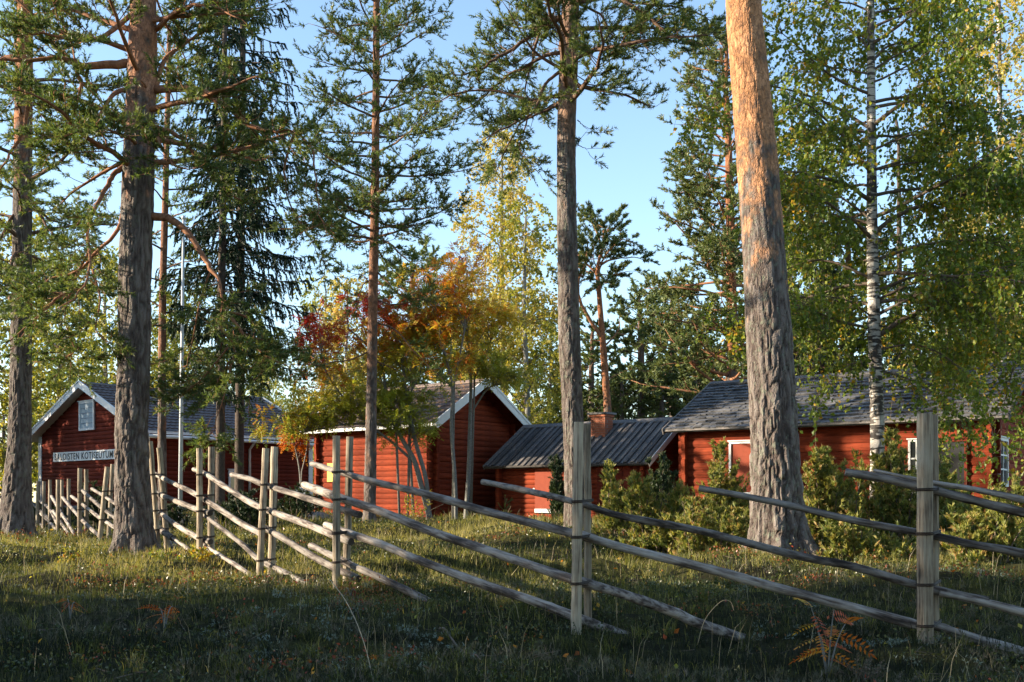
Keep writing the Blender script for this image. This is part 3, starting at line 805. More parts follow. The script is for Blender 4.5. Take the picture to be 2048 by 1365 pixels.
def seen_size(c):
    r, x0, x1 = c; p = np.array(rh.sl((x0 + x1) / 2, r / ns_)); wpos = rh.C[:2] + ux * p[0] + uy * p[1]
    px_ = 1024 + F * wpos[0] / wpos[1]
    vis = px_ < 1490 or 1590 < px_ < 2048
    return (x1 - x0) / wpos[1] * (1 if vis else .2)
cand.sort(key=seen_size, reverse=True)
for c in cand[:298]:
    g = G(); shingle(g, *c, rh.rng); g.build('shingle', M['shingle'], roof, local=True)
g = G()
for c in cand[298:]: shingle(g, *c, rh.rng)
tag(g.build('shingles', M['shingle'], roof, local=True), kind='stuff')
rh.rake(M['roofboard'], roof, 0.16, two=False, lift=0.08)
rh.eave(M['roofboard'], roof, 0.05)
rh.ridge(M['roofboard'], roof, 0.15, 0.06)
def wx(px_): return solve(Cl[:2], ux, px_)
def wz(px_, yv): return EYE + (HOR - yv) / F * (Cl[:2] + ux * wx(px_))[1] - rh.C[2]
window(rh.root, M['white'], M['red_smooth'], 'x', 0, -.02, wx(1464), wx(1508), wz(1480, 985), wz(1480, 888), 'shuttered_window', 0.06, pane_name='shutter')
window(rh.root, M['white'], M['glass'], 'x', 0, -.02, wx(1822), wx(1846), wz(1834, 985), wz(1834, 884), 'window', 0.05, bars=(1, 2))
window(rh.root, M['red_dark'], M['black'], 'x', 0, -.02, wx(1872), wx(1930), wz(1900, 1000), wz(1900, 884), 'doorway', 0.06, pane_name='dark_opening')
lb(rh.root, 'white_plinth_board', M['white'], wx(1740), wx(1834), -.06, -.022, wz(1790, 1009), wz(1790, 996))
window(rh.root, M['white'], M['glass'], 'y', 1, Lr + .02, .5, 1.35, 1.0, 2.0, 'window', 0.07, bars=(1, 2))
for o in rh.root.children:
    pass

# small red building at the far right edge
C4 = P(2032, 1003, 31.0); ANG = math.radians(-35); ux, uy = dirs(ANG)
sm = House('red_outbuilding', C4, ANG, 0, 3.2, 2.6, C4[2] + 1.25, C4[2] + 2.0, 'red log outbuilding with pale eaves just past the end of the long house', 15, .25, .2)
sm.core(M['red_dark']); sm.logs(M['red'], .18, 'f', .12); roof = sm.slab(M['roofboard'], .05, .03); sm.eave(M['white'], roof, .1); sm.rake(M['white'], roof, .14, two=False)

# ------------------------------------------------------------------ fence
fence = empty('rail_fence', (0.0, 11.0, H(0, 11)), 0, 'round rail fence of slanting rails wired between paired split posts', 'fence')
def post(xt, yt, xb, yb, wpx, d, lab=None, lean_d=0.0):
    g = G(); rr = np.random.RandomState(int(xt * 7 + yt))
    a = P(xb, yb + 14, d); b_ = P(xt, yt, d + lean_d); a[2] = min(a[2], H(a[0], a[1]) - .12)
    r = wpx / 2 * d / F * .95; n = 14; t = np.linspace(0, 1, n)[:, None]; pts = a * (1 - t) + b_ * t
    pts[:, 0] += rr.normal(0, .002, n)
    kk = 12; an = np.linspace(0, 2 * np.pi, kk, endpoint=False)
    dp = r * (0.05 * np.cos(2 * an + rr.uniform(0, 6))[None] + 0.02 * rr.normal(0, 1, kk)[None] + rr.normal(0, .012, (n, kk)))
    tube(g, pts, r * np.linspace(1.04, 0.97, n), kk, True, rr.rand(), dp)
    o = g.build('post', M['post'], fence, False)
    if lab: o['label'] = lab
    return pts, r
POSTS = [  # front and back post of each pair: top x,y, bottom x,y, width px, depth
 (1850, 828, 1850, 1262, 33, 9.24), (1863, 831, 1864, 1250, 29, 9.52), (1157.5, 845, 1152, 1250, 21.5, 9.9), (1174.5, 848, 1176, 1243, 16.5, 10.15),
 (672.5, 872, 673, 1186, 17, 12.85), (700, 874, 692, 1172, 16, 13.12), (531.5, 897, 518, 1160, 15.5, 15.15), (549, 894, 542, 1156, 15, 15.45),
 (399, 897, 400, 1114, 13.5, 17.3), (423, 894, 422, 1112, 13.5, 17.6), (301, 883, 318, 1096, 10.5, 19.5), (319, 896, 336, 1090, 11.5, 19.8),
 (214.5, 934, 196, 1101, 10.5, 23.8), (225, 929, 216, 1088, 8.5, 24.3), (160, 937, 159, 1086, 9, 27.2), (172.5, 939, 173, 1082, 8.5, 27.8),
 (116, 960, 116, 1076, 8.5, 32), (124, 960, 124, 1074, 7, 33), (137.5, 958, 138, 1070, 7.5, 34), (100, 960, 99, 1074, 7, 35), (88, 963, 87, 1072, 7, 36.5), (77, 963, 75, 1070, 9, 38),
 (52, 965, 51, 1066, 7, 41), (20, 966, 20, 1062, 7, 45), (2250, 810, 2250, 1300, 36, 8.8), (2268, 812, 2268, 1290, 32, 9.1)]
PP = [post(*p_) for p_ in POSTS]
RAILS = [  # photo points along each rail and its thickness in px at both ends
 ([(1692, 945), (1770, 958), (1850, 977), (1950, 1002), (2048, 1026), (2260, 1075)], 17, 20), ([(1748, 941), (1850, 963), (1950, 980), (2048, 1000), (2230, 1040)], 7, 17),
 ([(1399, 977), (1500, 995), (1600, 1016), (1700, 1040), (1840, 1066), (1950, 1090), (2048, 1108), (2250, 1160)], 13, 18),
 ([(966, 964), (1050, 981), (1160, 1007), (1240, 1032), (1400, 1062), (1600, 1113), (1700, 1132), (1835, 1172), (1900, 1187), (1975, 1203)], 12, 19),
 ([(1880, 1186), (1960, 1203), (2048, 1226), (2240, 1280)], 15, 20),
 ([(624, 928), (682, 945), (740, 962), (838, 985), (920, 1008), (1009, 1033), (1145, 1067), (1190, 1079)], 11, 19),
 ([(1150, 1066), (1240, 1094), (1340, 1119), (1440, 1144), (1540, 1172), (1700, 1214), (1835, 1251), (1850, 1256)], 17, 22),
 ([(1840, 1243), (1900, 1262), (1960, 1281), (2048, 1306), (2250, 1360)], 18, 24),
 ([(609, 971), (682, 997), (760, 1023), (872, 1067), (1009, 1113), (1145, 1159), (1240, 1187), (1330, 1218), (1398, 1247), (1488, 1278)], 16, 21),
 ([(652, 1050), (688, 1064), (760, 1088), (838, 1121), (975, 1172), (1060, 1200), (1138, 1230), (1200, 1253), (1262, 1276)], 14, 21),
 ([(622, 1091), (685, 1122), (740, 1147), (800, 1175), (876, 1214)], 13, 15),
 ([(464, 950), (500, 958), (528, 970), (590, 989), (648, 1008), (690, 1021), (720, 1030)], 10.5, 14),
 ([(388, 939), (412, 949), (460, 980), (516, 1013), (595, 1042), (661, 1068), (702, 1084)], 9, 16),
 ([(308, 948), (355, 971), (394, 990), (440, 1019), (480, 1045), (514, 1064), (530, 1073)], 9, 14),
 ([(524, 1053), (560, 1073), (600, 1098), (661, 1132), (717, 1158)], 13, 15),
 ([(310, 986), (350, 1002), (394, 1019), (420, 1027)], 11, 12), ([(315, 1021), (345, 1045), (394, 1075), (421, 1084)], 10, 12),
 ([(404, 1027), (440, 1055), (480, 1085), (516, 1118), (560, 1141), (619, 1172)], 8, 14), ([(404, 1088), (440, 1111), (480, 1136), (512, 1158)], 8, 10),
 ([(318, 1058), (332, 1068), (346, 1077)], 13, 13), ([(345, 1076), (370, 1094), (398, 1115)], 7, 8),
 ([(184, 978), (210, 994), (240, 1014), (270, 1035), (318, 1060)], 6.5, 8), ([(163, 980), (185, 1000), (206, 1018), (240, 1043), (312, 1088)], 7, 8),
 ([(143, 993), (170, 1013), (200, 1036), (240, 1062), (290, 1090)], 6.5, 8), ([(126, 996), (145, 1018), (170, 1046), (205, 1078)], 7, 7.5),
 ([(103, 993), (125, 1030), (150, 1071)], 6.5, 6.5), ([(106, 1022), (125, 1050), (143, 1076)], 6, 6), ([(81, 1003), (100, 1020), (118, 1056)], 6, 6),
 ([(62, 1004), (85, 1026), (102, 1042)], 6, 6), ([(80, 1026), (100, 1046), (118, 1066)], 6, 6), ([(76, 1042), (90, 1060), (101, 1072)], 6, 6),
 ([(10, 1000), (40, 1020), (70, 1050)], 6, 6), ([(-20, 985), (20, 1005), (60, 1035)], 6, 6), ([(-60, 975), (0, 1010), (40, 1048)], 6, 6)]
UPV = np.array([0, 0, 1.0])
for r_i, (pp, w0, w1) in enumerate(RAILS):
    rr = np.random.RandomState(300 + r_i)
    q = smooth_path(np.array(pp, float), 6); n = len(q)
    off = 0.14 + 0.015 * (r_i % 2)
    dd = fence_depth(q[:, 0]) + off
    pts = np.stack([(q[:, 0] - 1024) / F * dd, dd, EYE - (q[:, 1] - HOR) / F * dd], -1)
    wv = np.linspace(w0, w1, n) / 2 * dd / F
    kk = 10
    nv = vnoise(np.stack([np.arange(n)[:, None] * .45 + 0 * np.arange(kk)[None], 0 * np.arange(n)[:, None] + np.arange(kk)[None] * .8, np.full((n, kk), r_i * 3.3)], -1), 2)
    kn = (rr.rand(n) < .12)[:, None] * rr.uniform(0, .12, (n, kk))
    g = G(); tube(g, pts, wv, kk, True, rr.rand(), wv[:, None] * ((nv - .5) * .28 + kn))
    dX = norm(pts[-1] - pts[0]); dY = norm(np.cross(UPV, dX)); dZ = np.cross(dX, dY); RM = np.stack([dX, dY, dZ], 1)   # the rail's own frame, x along the rail
    g.V = [(v_ - pts[0]) @ RM for v_ in g.V]
    o = g.build('rail', M['rail'], fence, True, local=True)
    o.matrix_local = Matrix.Translation(Vector(pts[0] - world_loc(fence))) @ Matrix(RM.tolist()).to_4x4()
    # flat sawn ends
    for e in (0, -1):
        t_ = norm(pts[e] - pts[1 if e == 0 else -2]); g = G(); tube(g, [pts[e] + t_ * .001, pts[e] + t_ * .006], wv[e] * .96, 10, True)
        g.V = [(v_ - pts[0]) @ RM for v_ in g.V]
        g.build('sawn_end', M['endgrain'] if e == -1 else M['rail'], o, local=True)
# wire ties: loops round both posts of a pair where rails cross
for k in range(0, len(PP) - 1, 2):
    (pa, ra), (pb, rb) = PP[k], PP[k + 1]
    if POSTS[k][5] > 30: continue
    for yv in {0: (980, 1068, 1170, 1252), 2: (1004, 1075, 1168), 4: (945, 1000, 1066, 1068, 1125), 6: (970, 1020, 1058, 1122), 8: (950, 992, 1023, 1076), 10: (950, 988, 1022, 1060), 12: (983, 1040), 14: (985, 1020), 24: (1000, 1100)}.get(k, ()):
        z = EYE - (yv - HOR) / F * POSTS[k][5]
        ca = pa[np.argmin(abs(pa[:, 2] - z))]; cb = pb[np.argmin(abs(pb[:, 2] - z))]
        ca = np.array([np.interp(z, pa[:, 2], pa[:, 0]), np.interp(z, pa[:, 2], pa[:, 1]), z]); cb = np.array([np.interp(z, pb[:, 2], pb[:, 0]), np.interp(z, pb[:, 2], pb[:, 1]), z + .01])
        ax = norm((cb - ca) * np.array([1, 1, 0])); pe = np.array([-ax[1], ax[0], 0]); R_ = max(ra, rb) + .006
        lp = [ca + R_ * (math.cos(t) * pe - math.sin(t) * ax) for t in np.linspace(0, math.pi, 9)] + [cb + R_ * (-math.cos(t) * pe + math.sin(t) * ax) for t in np.linspace(0, math.pi, 9)]
        lp.append(lp[0]); lp = np.array(lp)
        g = G()
        for dz in (-.008, .006): tube(g, lp + np.array([0, 0, dz]) + np.linspace(0, .012, len(lp))[:, None] * np.array([0, 0, 1]), .0062, 5, False)
        g.build('wire_tie', M['wire'], fence)
# ------------------------------------------------------------------ vegetation builders
UP = np.array([0, 0, 1.0])
def tufts(g, Pn, Dn, m, L, wd, rng, spread=0.9, back=0.04, tone=None):
    """needle tufts: m thin triangles fanning round each direction"""
    Pn = np.asarray(Pn, float); N = len(Pn)
    if N == 0: return
    D = norm(Dn)[:, None, :].repeat(m, 1)
    r = rng.normal(0, 1, (N, m, 3)); per = norm(r - (r * D).sum(-1, keepdims=True) * D)
    phi = rng.uniform(0.25, 1.0, (N, m, 1)) * spread
    nd_ = D * np.cos(phi) + per * np.sin(phi)
    base = Pn[:, None, :] - D * rng.uniform(0, 1, (N, m, 1)) * back
    ll = L * rng.uniform(.75, 1.15, (N, m, 1))
    tip = base + nd_ * ll
    r2 = rng.normal(0, 1, (N, m, 3)); sd_ = norm(np.cross(nd_, r2)) * wd / 2
    mid = base + nd_ * ll * .35
    V = np.stack([base, mid + sd_, tip, mid - sd_], 2).reshape(-1, 3)
    T = np.arange(N * m)[:, None] * 4
    Q = T + np.array([[0, 1, 2, 3]])
    tn = rng.uniform(0, 1, (N, 1, 1)) * .6 + rng.uniform(0, .35, (N, m, 1)) if tone is None else (np.asarray(tone).reshape(-1, 1, 1) + rng.normal(0, .08, (N, m, 1)))
    g.add(V, Q, None, np.clip(np.broadcast_to(tn, (N, m, 4)).reshape(-1), 0, 1))

def tufts3(g, Pn, Dn, m, L, wd, rng, spread=0.9, back=0.04, tone=None):
    """same with single triangles (cheaper)"""
    Pn = np.asarray(Pn, float); N = len(Pn)
    if N == 0: return
    D = norm(Dn)[:, None, :].repeat(m, 1)
    r = rng.normal(0, 1, (N, m, 3)); per = norm(r - (r * D).sum(-1, keepdims=True) * D)
    phi = rng.uniform(0.2, 1.0, (N, m, 1)) * spread
    nd_ = D * np.cos(phi) + per * np.sin(phi)
    base = Pn[:, None, :] - D * rng.uniform(0, 1, (N, m, 1)) * back
    tip = base + nd_ * L * rng.uniform(.75, 1.15, (N, m, 1))
    sd_ = norm(np.cross(nd_, rng.normal(0, 1, (N, m, 3)))) * wd / 2
    V = np.stack([base + sd_, tip, base - sd_], 2).reshape(-1, 3)
    T = np.arange(N * m)[:, None] * 3 + np.array([[0, 1, 2]])
    tn = rng.uniform(0, 1, (N, 1, 1)) * .6 + rng.uniform(0, .35, (N, m, 1)) if tone is None else (np.asarray(tone).reshape(-1, 1, 1) + rng.normal(0, .08, (N, m, 1)))
    g.add(V, None, T, np.clip(np.broadcast_to(tn, (N, m, 3)).reshape(-1), 0, 1))

def leaves(g, Pn, size, rng, droop=0.5, tone=None, width=0.75, axis=None):
    """diamond leaves with a fold"""
    Pn = np.asarray(Pn, float); N = len(Pn)
    if N == 0: return
    d = rng.normal(0, 1, (N, 3)) if axis is None else np.asarray(axis) + rng.normal(0, .25, (N, 3))
    if axis is None: d[:, 2] -= droop * 1.5
    d = norm(d)
    s_ = norm(np.cross(d, rng.normal(0, 1, (N, 3))))
    L = size * rng.uniform(.7, 1.2, (N, 1)); W_ = L * width / 2
    nrm = np.cross(d, s_) * W_ * .35
    V = np.stack([Pn, Pn + d * L * .42 + s_ * W_ + nrm, Pn + d * L, Pn + d * L * .42 - s_ * W_ + nrm], 1).reshape(-1, 3)
    Q = np.arange(N)[:, None] * 4 + np.array([[0, 1, 2, 3]])
    tn = rng.uniform(0, 1, (N, 1)) if tone is None else np.asarray(tone).reshape(-1, 1)
    g.add(V, Q, None, np.clip(np.broadcast_to(tn, (N, 4)).reshape(-1), 0, 1))

def wpath(rng, p0, d0, L, n, wig, grav=0.0, up_end=0.0):
    pts = [np.array(p0, float)]; d = norm(np.array(d0, float)); st = L / n
    for i in range(n):
        d = norm(d + rng.normal(0, wig, 3) + UP * (grav * st + up_end * (i / n) * st))
        pts.append(pts[-1] + d * st)
    return np.array(pts)

def at_t(path, t):
    n = len(path) - 1; f = np.clip(t, 0, 1) * n; i = np.minimum(f.astype(int), n - 1); u = (f - i)[:, None]
    return path[i] * (1 - u) + path[i + 1] * u, norm(path[i + 1] - path[i])

def side_dirs(rng, tan, amin, amax, flat=0.6, upb=0.15):
    n = len(tan)
    h = np.cross(tan, UP); h = norm(h + 1e-6); v = np.cross(h, tan)
    sg = np.where(np.arange(n) % 2 == 0, 1.0, -1.0)[:, None]
    b = rng.normal(0, 1 - flat, (n, 1)) + upb
    per = norm(h * sg + v * b)
    a = rng.uniform(amin, amax, (n, 1))
    return norm(tan * np.cos(a) + per * np.sin(a))

def pine_limb(rng, path, r0, W, TW, FO, k=1.0, sec=0.26, seclen=0.75, twl=0.22, t0=0.25, sides=6, dens=1.0, up=0.12, r1=None, secwig=.22):
    """primary limb along path; adds wood to W, twigs to TW lists, tuft places to FO. k scales the foliage grain"""
    seg = np.linalg.norm(np.diff(path, axis=0), axis=1).sum()
    n = len(path)
    rad = r0 * (1 - np.linspace(0, 1, n)) ** 0.8 * .85 + r0 * .15
    tube(W, path, rad, sides, True)
    ns = max(2, int(seg * (1 - t0) / (sec * k) * dens))
    t = np.sort(rng.uniform(t0, 1, ns)); t[-1] = 1
    ps, tan = at_t(path, t)
    ds = side_dirs(rng, tan, .5, 1.15, .55, .2)
    ds[-1] = tan[-1]
    for i in range(ns):
        L2 = seclen * (1.15 - .75 * t[i]) * rng.uniform(.6, 1.25)
        sp = wpath(rng, ps[i], ds[i], L2, 4, secwig, up, .5)
        rr = max(.006, r0 * .28 * (1 - .6 * t[i]))
        tube(W, sp, np.linspace(rr, .004, 5), 3, False)
        nt_ = max(3, int(L2 / (.058 * k)))
        t2 = rng.uniform(.25, 1, nt_); t2[-1] = 1
        p2, tn2 = at_t(sp, t2)
        d2 = side_dirs(rng, tn2, .35, 1.1, .3, .25); d2 = norm(d2 + UP * .25); d2[-1] = tn2[-1]
        L3 = twl * k ** .5 * rng.uniform(.5, 1.2, (nt_, 1))
        e = p2 + d2 * L3
        TW[0].append(p2); TW[1].append(e)
        FO[0].append(e); FO[1].append(d2)
        FO[0].append(p2 + d2 * L3 * .62); FO[1].append(d2)
        q_ = rng.rand(nt_) < .6; FO[0].append((p2 + d2 * L3 * .3)[q_]); FO[1].append(d2[q_])

def ribbons(g, A, B, r, rng, tone=0.5):
    A = np.asarray(A, float); B = np.asarray(B, float); s_ = norm(np.cross(B - A, rng.normal(0, 1, A.shape))) * r
    V = np.stack([A - s_, A + s_, B + s_ * .6, B - s_ * .6], 1).reshape(-1, 3)
    g.add(V, np.arange(len(A))[:, None] * 4 + np.array([[0, 1, 2, 3]]), None, tone)

def conifer_finish(root, W, TW, FO, rng, m, L, wd, matn, limbmat, spread=.95, branches_joined=True, cheap=False):
    if W.n:
        A, B = np.concatenate(TW[0]), np.concatenate(TW[1]); ribbons(W, A, B, .005, rng)
        W.build('branches', limbmat, root, True)
    g = G()
    tufts3(g, np.concatenate(FO[0]), np.concatenate(FO[1]), m, L, wd, rng, spread, L * .6)
    g.build('crown', matn, root)

def trunk_path(px_pts, d, top_z, top_r=.04):
    """photo points (x, y, width px) from the foot up, carried on above the picture to top_z"""
    a = np.array([np.append(P(x, y, d), w_ / 2 * d / F) for x, y, w_ in px_pts])
    zs = np.arange(a[0, 2] - .35, a[-1, 2], .12)
    o = [np.interp(zs, a[:, 2], a[:, c]) for c in (0, 1, 3)]
    ker = np.ones(9) / 9
    xx = np.convolve(np.pad(o[0], 4, 'edge'), ker, 'valid'); rr = np.convolve(np.pad(o[2], 4, 'edge'), ker, 'valid')
    pts = np.stack([xx, np.full_like(xx, d), zs], -1)
    if top_z > zs[-1] + .2:
        z2 = np.arange(zs[-1] + .2, top_z, .2); q = (z2 - zs[-1]) / (top_z - zs[-1])
        lean = (xx[-1] - xx[max(0, len(xx) - 30)]) / (zs[-1] - zs[max(0, len(xx) - 30)])
        x2 = xx[-1] + lean * (z2 - zs[-1]) * .6 + .12 * np.sin(z2 * .9) * q
        pts = np.vstack([pts, np.stack([x2, d + .1 * np.sin(z2 * .7) * q, z2], -1)]); rr = np.append(rr, rr[-1] * (1 - q) ** .8 + top_r * q)
    return pts, rr

def trunk_mesh(name, m, root, pts, rr, kk=24, amp=0.0, flare=.25, seed=1, fade_z=8.0, base=None):
    n = len(pts); z = pts[:, 2]; z0 = z[0] + .35 if base is None else base
    an = np.linspace(0, 2 * np.pi, kk, endpoint=False)
    fl = np.exp(-np.clip(z - z0, -.2, 9) / .24)[:, None] * (flare * rr[:, None]) * (1 + .7 * np.cos(an * 5 + seed)[None] + .4 * np.cos(an * 3 + 2 * seed)[None])
    dp = fl
    if amp > 0:
        R_ = rr[0]
        q = np.stack([np.cos(an)[None] * R_ * np.ones((n, 1)), np.sin(an)[None] * R_ * np.ones((n, 1)), z[:, None] * np.ones((1, kk))], -1)
        rd = 1 - np.abs(2 * vnoise(q * np.array([15, 15, 3.2]) + 1.5 * vnoise(q * 4, 7)[..., None], seed) - 1)
        rd2 = 1 - np.abs(2 * vnoise(q * np.array([34, 34, 9.0]), seed + 3) - 1)
        big = vnoise(q * np.array([3, 3, .8]), seed + 5) - .5
        f = np.clip(1.3 - (z - z0) / fade_z, .20, 1)[:, None]
        dp = fl + amp * f * (-(rd ** 2.2) * 1.3 - .45 * rd2 ** 2 + .5) + big * rr[:, None] * .10
    tn = .5
    if amp > 0: tn = np.append(np.clip(.80 - .75 * rd ** 2.2 + .12 * (1 - rd2), 0, 1).ravel(), [.5, .5])
    g = G(); tube(g, pts, rr, kk, True, tn, dp); return g.build(name, m, root, amp == 0)

def resample_z(pts, rr, dz, zmax):
    z = pts[:, 2]; zz = np.concatenate([np.arange(z[0], zmax, dz), z[z > zmax]])
    return np.stack([np.interp(zz, z, pts[:, 0]), np.interp(zz, z, pts[:, 1]), zz], -1), np.interp(zz, z, rr)

def limb3(pp, d, dd=0.0, sub=4):
    """limb seen along photo points, starting at depth d and reaching d + dd"""
    q = smooth_path(np.array(pp, float), sub); t = np.linspace(0, 1, len(q)); dep = d + dd * t
    return np.stack([(q[:, 0] - 1024) / F * dep, dep, EYE - (q[:, 1] - HOR) / F * dep], -1)

def pine(name, px_pts, d, top_z, label, seed, bark, limbs=(), auto=(6, 14, 20, 2.5), k=1.0, m=9, L=.088, wd=.019, needle='needle', pitch=.15, droop=-.12, kk=24, amp=0, group=None,
         limbmat='limb', azr=None, dens=1.0, sec=.12, seclen=.95, wig=.12, spread=1.25, cheap=False, flare=.25, dead=0, fade=8.0, zpow=1.0, msec=None, Lp=.5, manual_seclen=None):
    rng = np.random.RandomState(seed)
    pts, rr = trunk_path(px_pts, d, top_z)
    foot = pts[np.argmin(abs(pts[:, 2] - H(pts[0, 0], d)))]; gz = H(foot[0], d)
    root = empty(name, (foot[0], d, gz), 0, label, 'pine tree' if 'pine' in name else 'tree', group)
    if amp:
        p2, r2 = resample_z(pts, rr, .036, 10.0)
    else: p2, r2 = pts, rr
    trunk_mesh('trunk', M[bark], root, p2, r2, kk, amp, flare, seed, fade, gz)
    W, TW, FO = G(), ([], []), ([], [])
    for lm in limbs:
        pp, r0, dd, t0 = lm[:4]
        path = limb3(pp, d, dd); n_ = len(path)
        path[1:] += rng.normal(0, .012, (n_ - 1, 3)) * np.linspace(.3, 1.5, n_ - 1)[:, None]
        WL = G(); pine_limb(rng, path, r0, WL, TW, FO, k, msec or sec, manual_seclen or seclen, .2 if len(lm) < 5 else lm[4], t0, 8, dens)
        WL.build('limb', M[limbmat], root, True)
    z0, z1, nb, LB = auto
    az = rng.uniform(0, 6.28)
    for i in range(nb):
        z = z0 + (z1 - z0) * max(0, (i + rng.uniform(-.4, .4)) / nb) ** zpow
        q = (z - z0) / max(.1, z1 - z0)
        az += 2.4 + rng.uniform(-.5, .5)
        a = az if azr is None else rng.uniform(*azr)
        p0 = np.array([np.interp(z, pts[:, 2], pts[:, 0]), np.interp(z, pts[:, 2], pts[:, 1]), z]); r_t = np.interp(z, pts[:, 2], rr)
        Lb = LB * (1 - Lp * q) * rng.uniform(.65, 1.15)
        d0 = np.array([math.cos(a), math.sin(a), pitch + .35 * q + rng.normal(0, .12)])
        path = wpath(rng, p0, d0, Lb, 9, wig, droop, .25)
        pine_limb(rng, path, max(.012, min(r_t * .33, .02 * Lb)), W, TW, FO, k, sec, seclen, .2, .22, 5, dens)
    for i in range(dead):      # bare dead snags low on the trunk
        z = rng.uniform(gz + 2.0, z0); a = rng.uniform(0, 6.28)
        p0 = np.array([np.interp(z, pts[:, 2], pts[:, 0]), d, z])
        tube(W, wpath(rng, p0, [math.cos(a), math.sin(a), .1], rng.uniform(.3, 1.1), 6, .2), np.linspace(.012, .004, 7), 4)
    conifer_finish(root, W, TW, FO, rng, m, L * k ** .5, wd * k ** .8, M[needle], M[limbmat], spread, cheap=cheap)
    return root

def spruce(name, px_pts, d, top_z, label, seed, zr, LB, k=1.0, group=None, m=9, dens=1.0, mt='spruce'):
    m = max(5, int(m * .6))
    rng = np.random.RandomState(seed); pts, rr = trunk_path(px_pts, d, top_z); gz = H(pts[0, 0], d)
    root = empty(name, (pts[3, 0], d, gz), 0, label, 'spruce tree', group)
    trunk_mesh('trunk', M['bark_spruce'], root, pts, rr, 14, 0, .25, seed, 9, gz)
    W, A_, B_, FP, FD = G(), [], [], [], []
    z0, z1 = zr; z = z0
    while z < z1:
        q = (z - z0) / (z1 - z0); nb = rng.randint(3, 6)
        for j in range(nb):
            a = rng.uniform(0, 6.28); Lb = LB * (1 - .85 * q) ** .8 * rng.uniform(.6, 1.1)
            if q < .15: Lb *= .75 + q
            p0 = np.array([np.interp(z, pts[:, 2], pts[:, 0]), d, z + rng.uniform(-.1, .1)])
            path = wpath(rng, p0, [math.cos(a), math.sin(a), .05 - .35 * (1 - q)], Lb, 8, .06, -.10, .55)
            tube(W, path, np.linspace(.022, .006, 9), 5, False)
            ns = max(4, int(Lb / (.10 * k) * dens)); t = rng.uniform(.12, 1, ns); t[-1] = 1
            ps, tn = at_t(path, t); ds = side_dirs(rng, tn, .6, 1.2, .8, 0); ds[:, 2] -= .35; ds = norm(ds)
            L2 = (.12 + .42 * np.sin(np.clip(t, 0, 1) * math.pi * .8 + .3)[:, None]) * rng.uniform(.6, 1.1, (ns, 1)) * min(1, Lb / 1.5)
            mid_ = ps + ds * L2 * .6; dn = norm(ds * .5 - UP * 1.0); e = mid_ + dn * L2 * .9
            A_ += [ps, mid_]; B_ += [mid_, e]
            for u in np.arange(.15, 1.01, .22 * k ** .5):
                FP.append(ps + (mid_ - ps) * u); FD.append(ds)
            for u in np.arange(.1, 1.01, .2 * k ** .5):
                FP.append(mid_ + (e - mid_) * u); FD.append(dn)
        z += .30 * k ** .5
    ribbons(W, np.concatenate(A_), np.concatenate(B_), .005, rng)
    W.build('branches', M['bark_spruce'], root, True)
    g = G(); tufts3(g, np.concatenate(FP), np.concatenate(FD), m, .085 * k ** .5, .040 * k ** .7, rng, .75, .05)
    g.build('crown', M[mt], root); return root

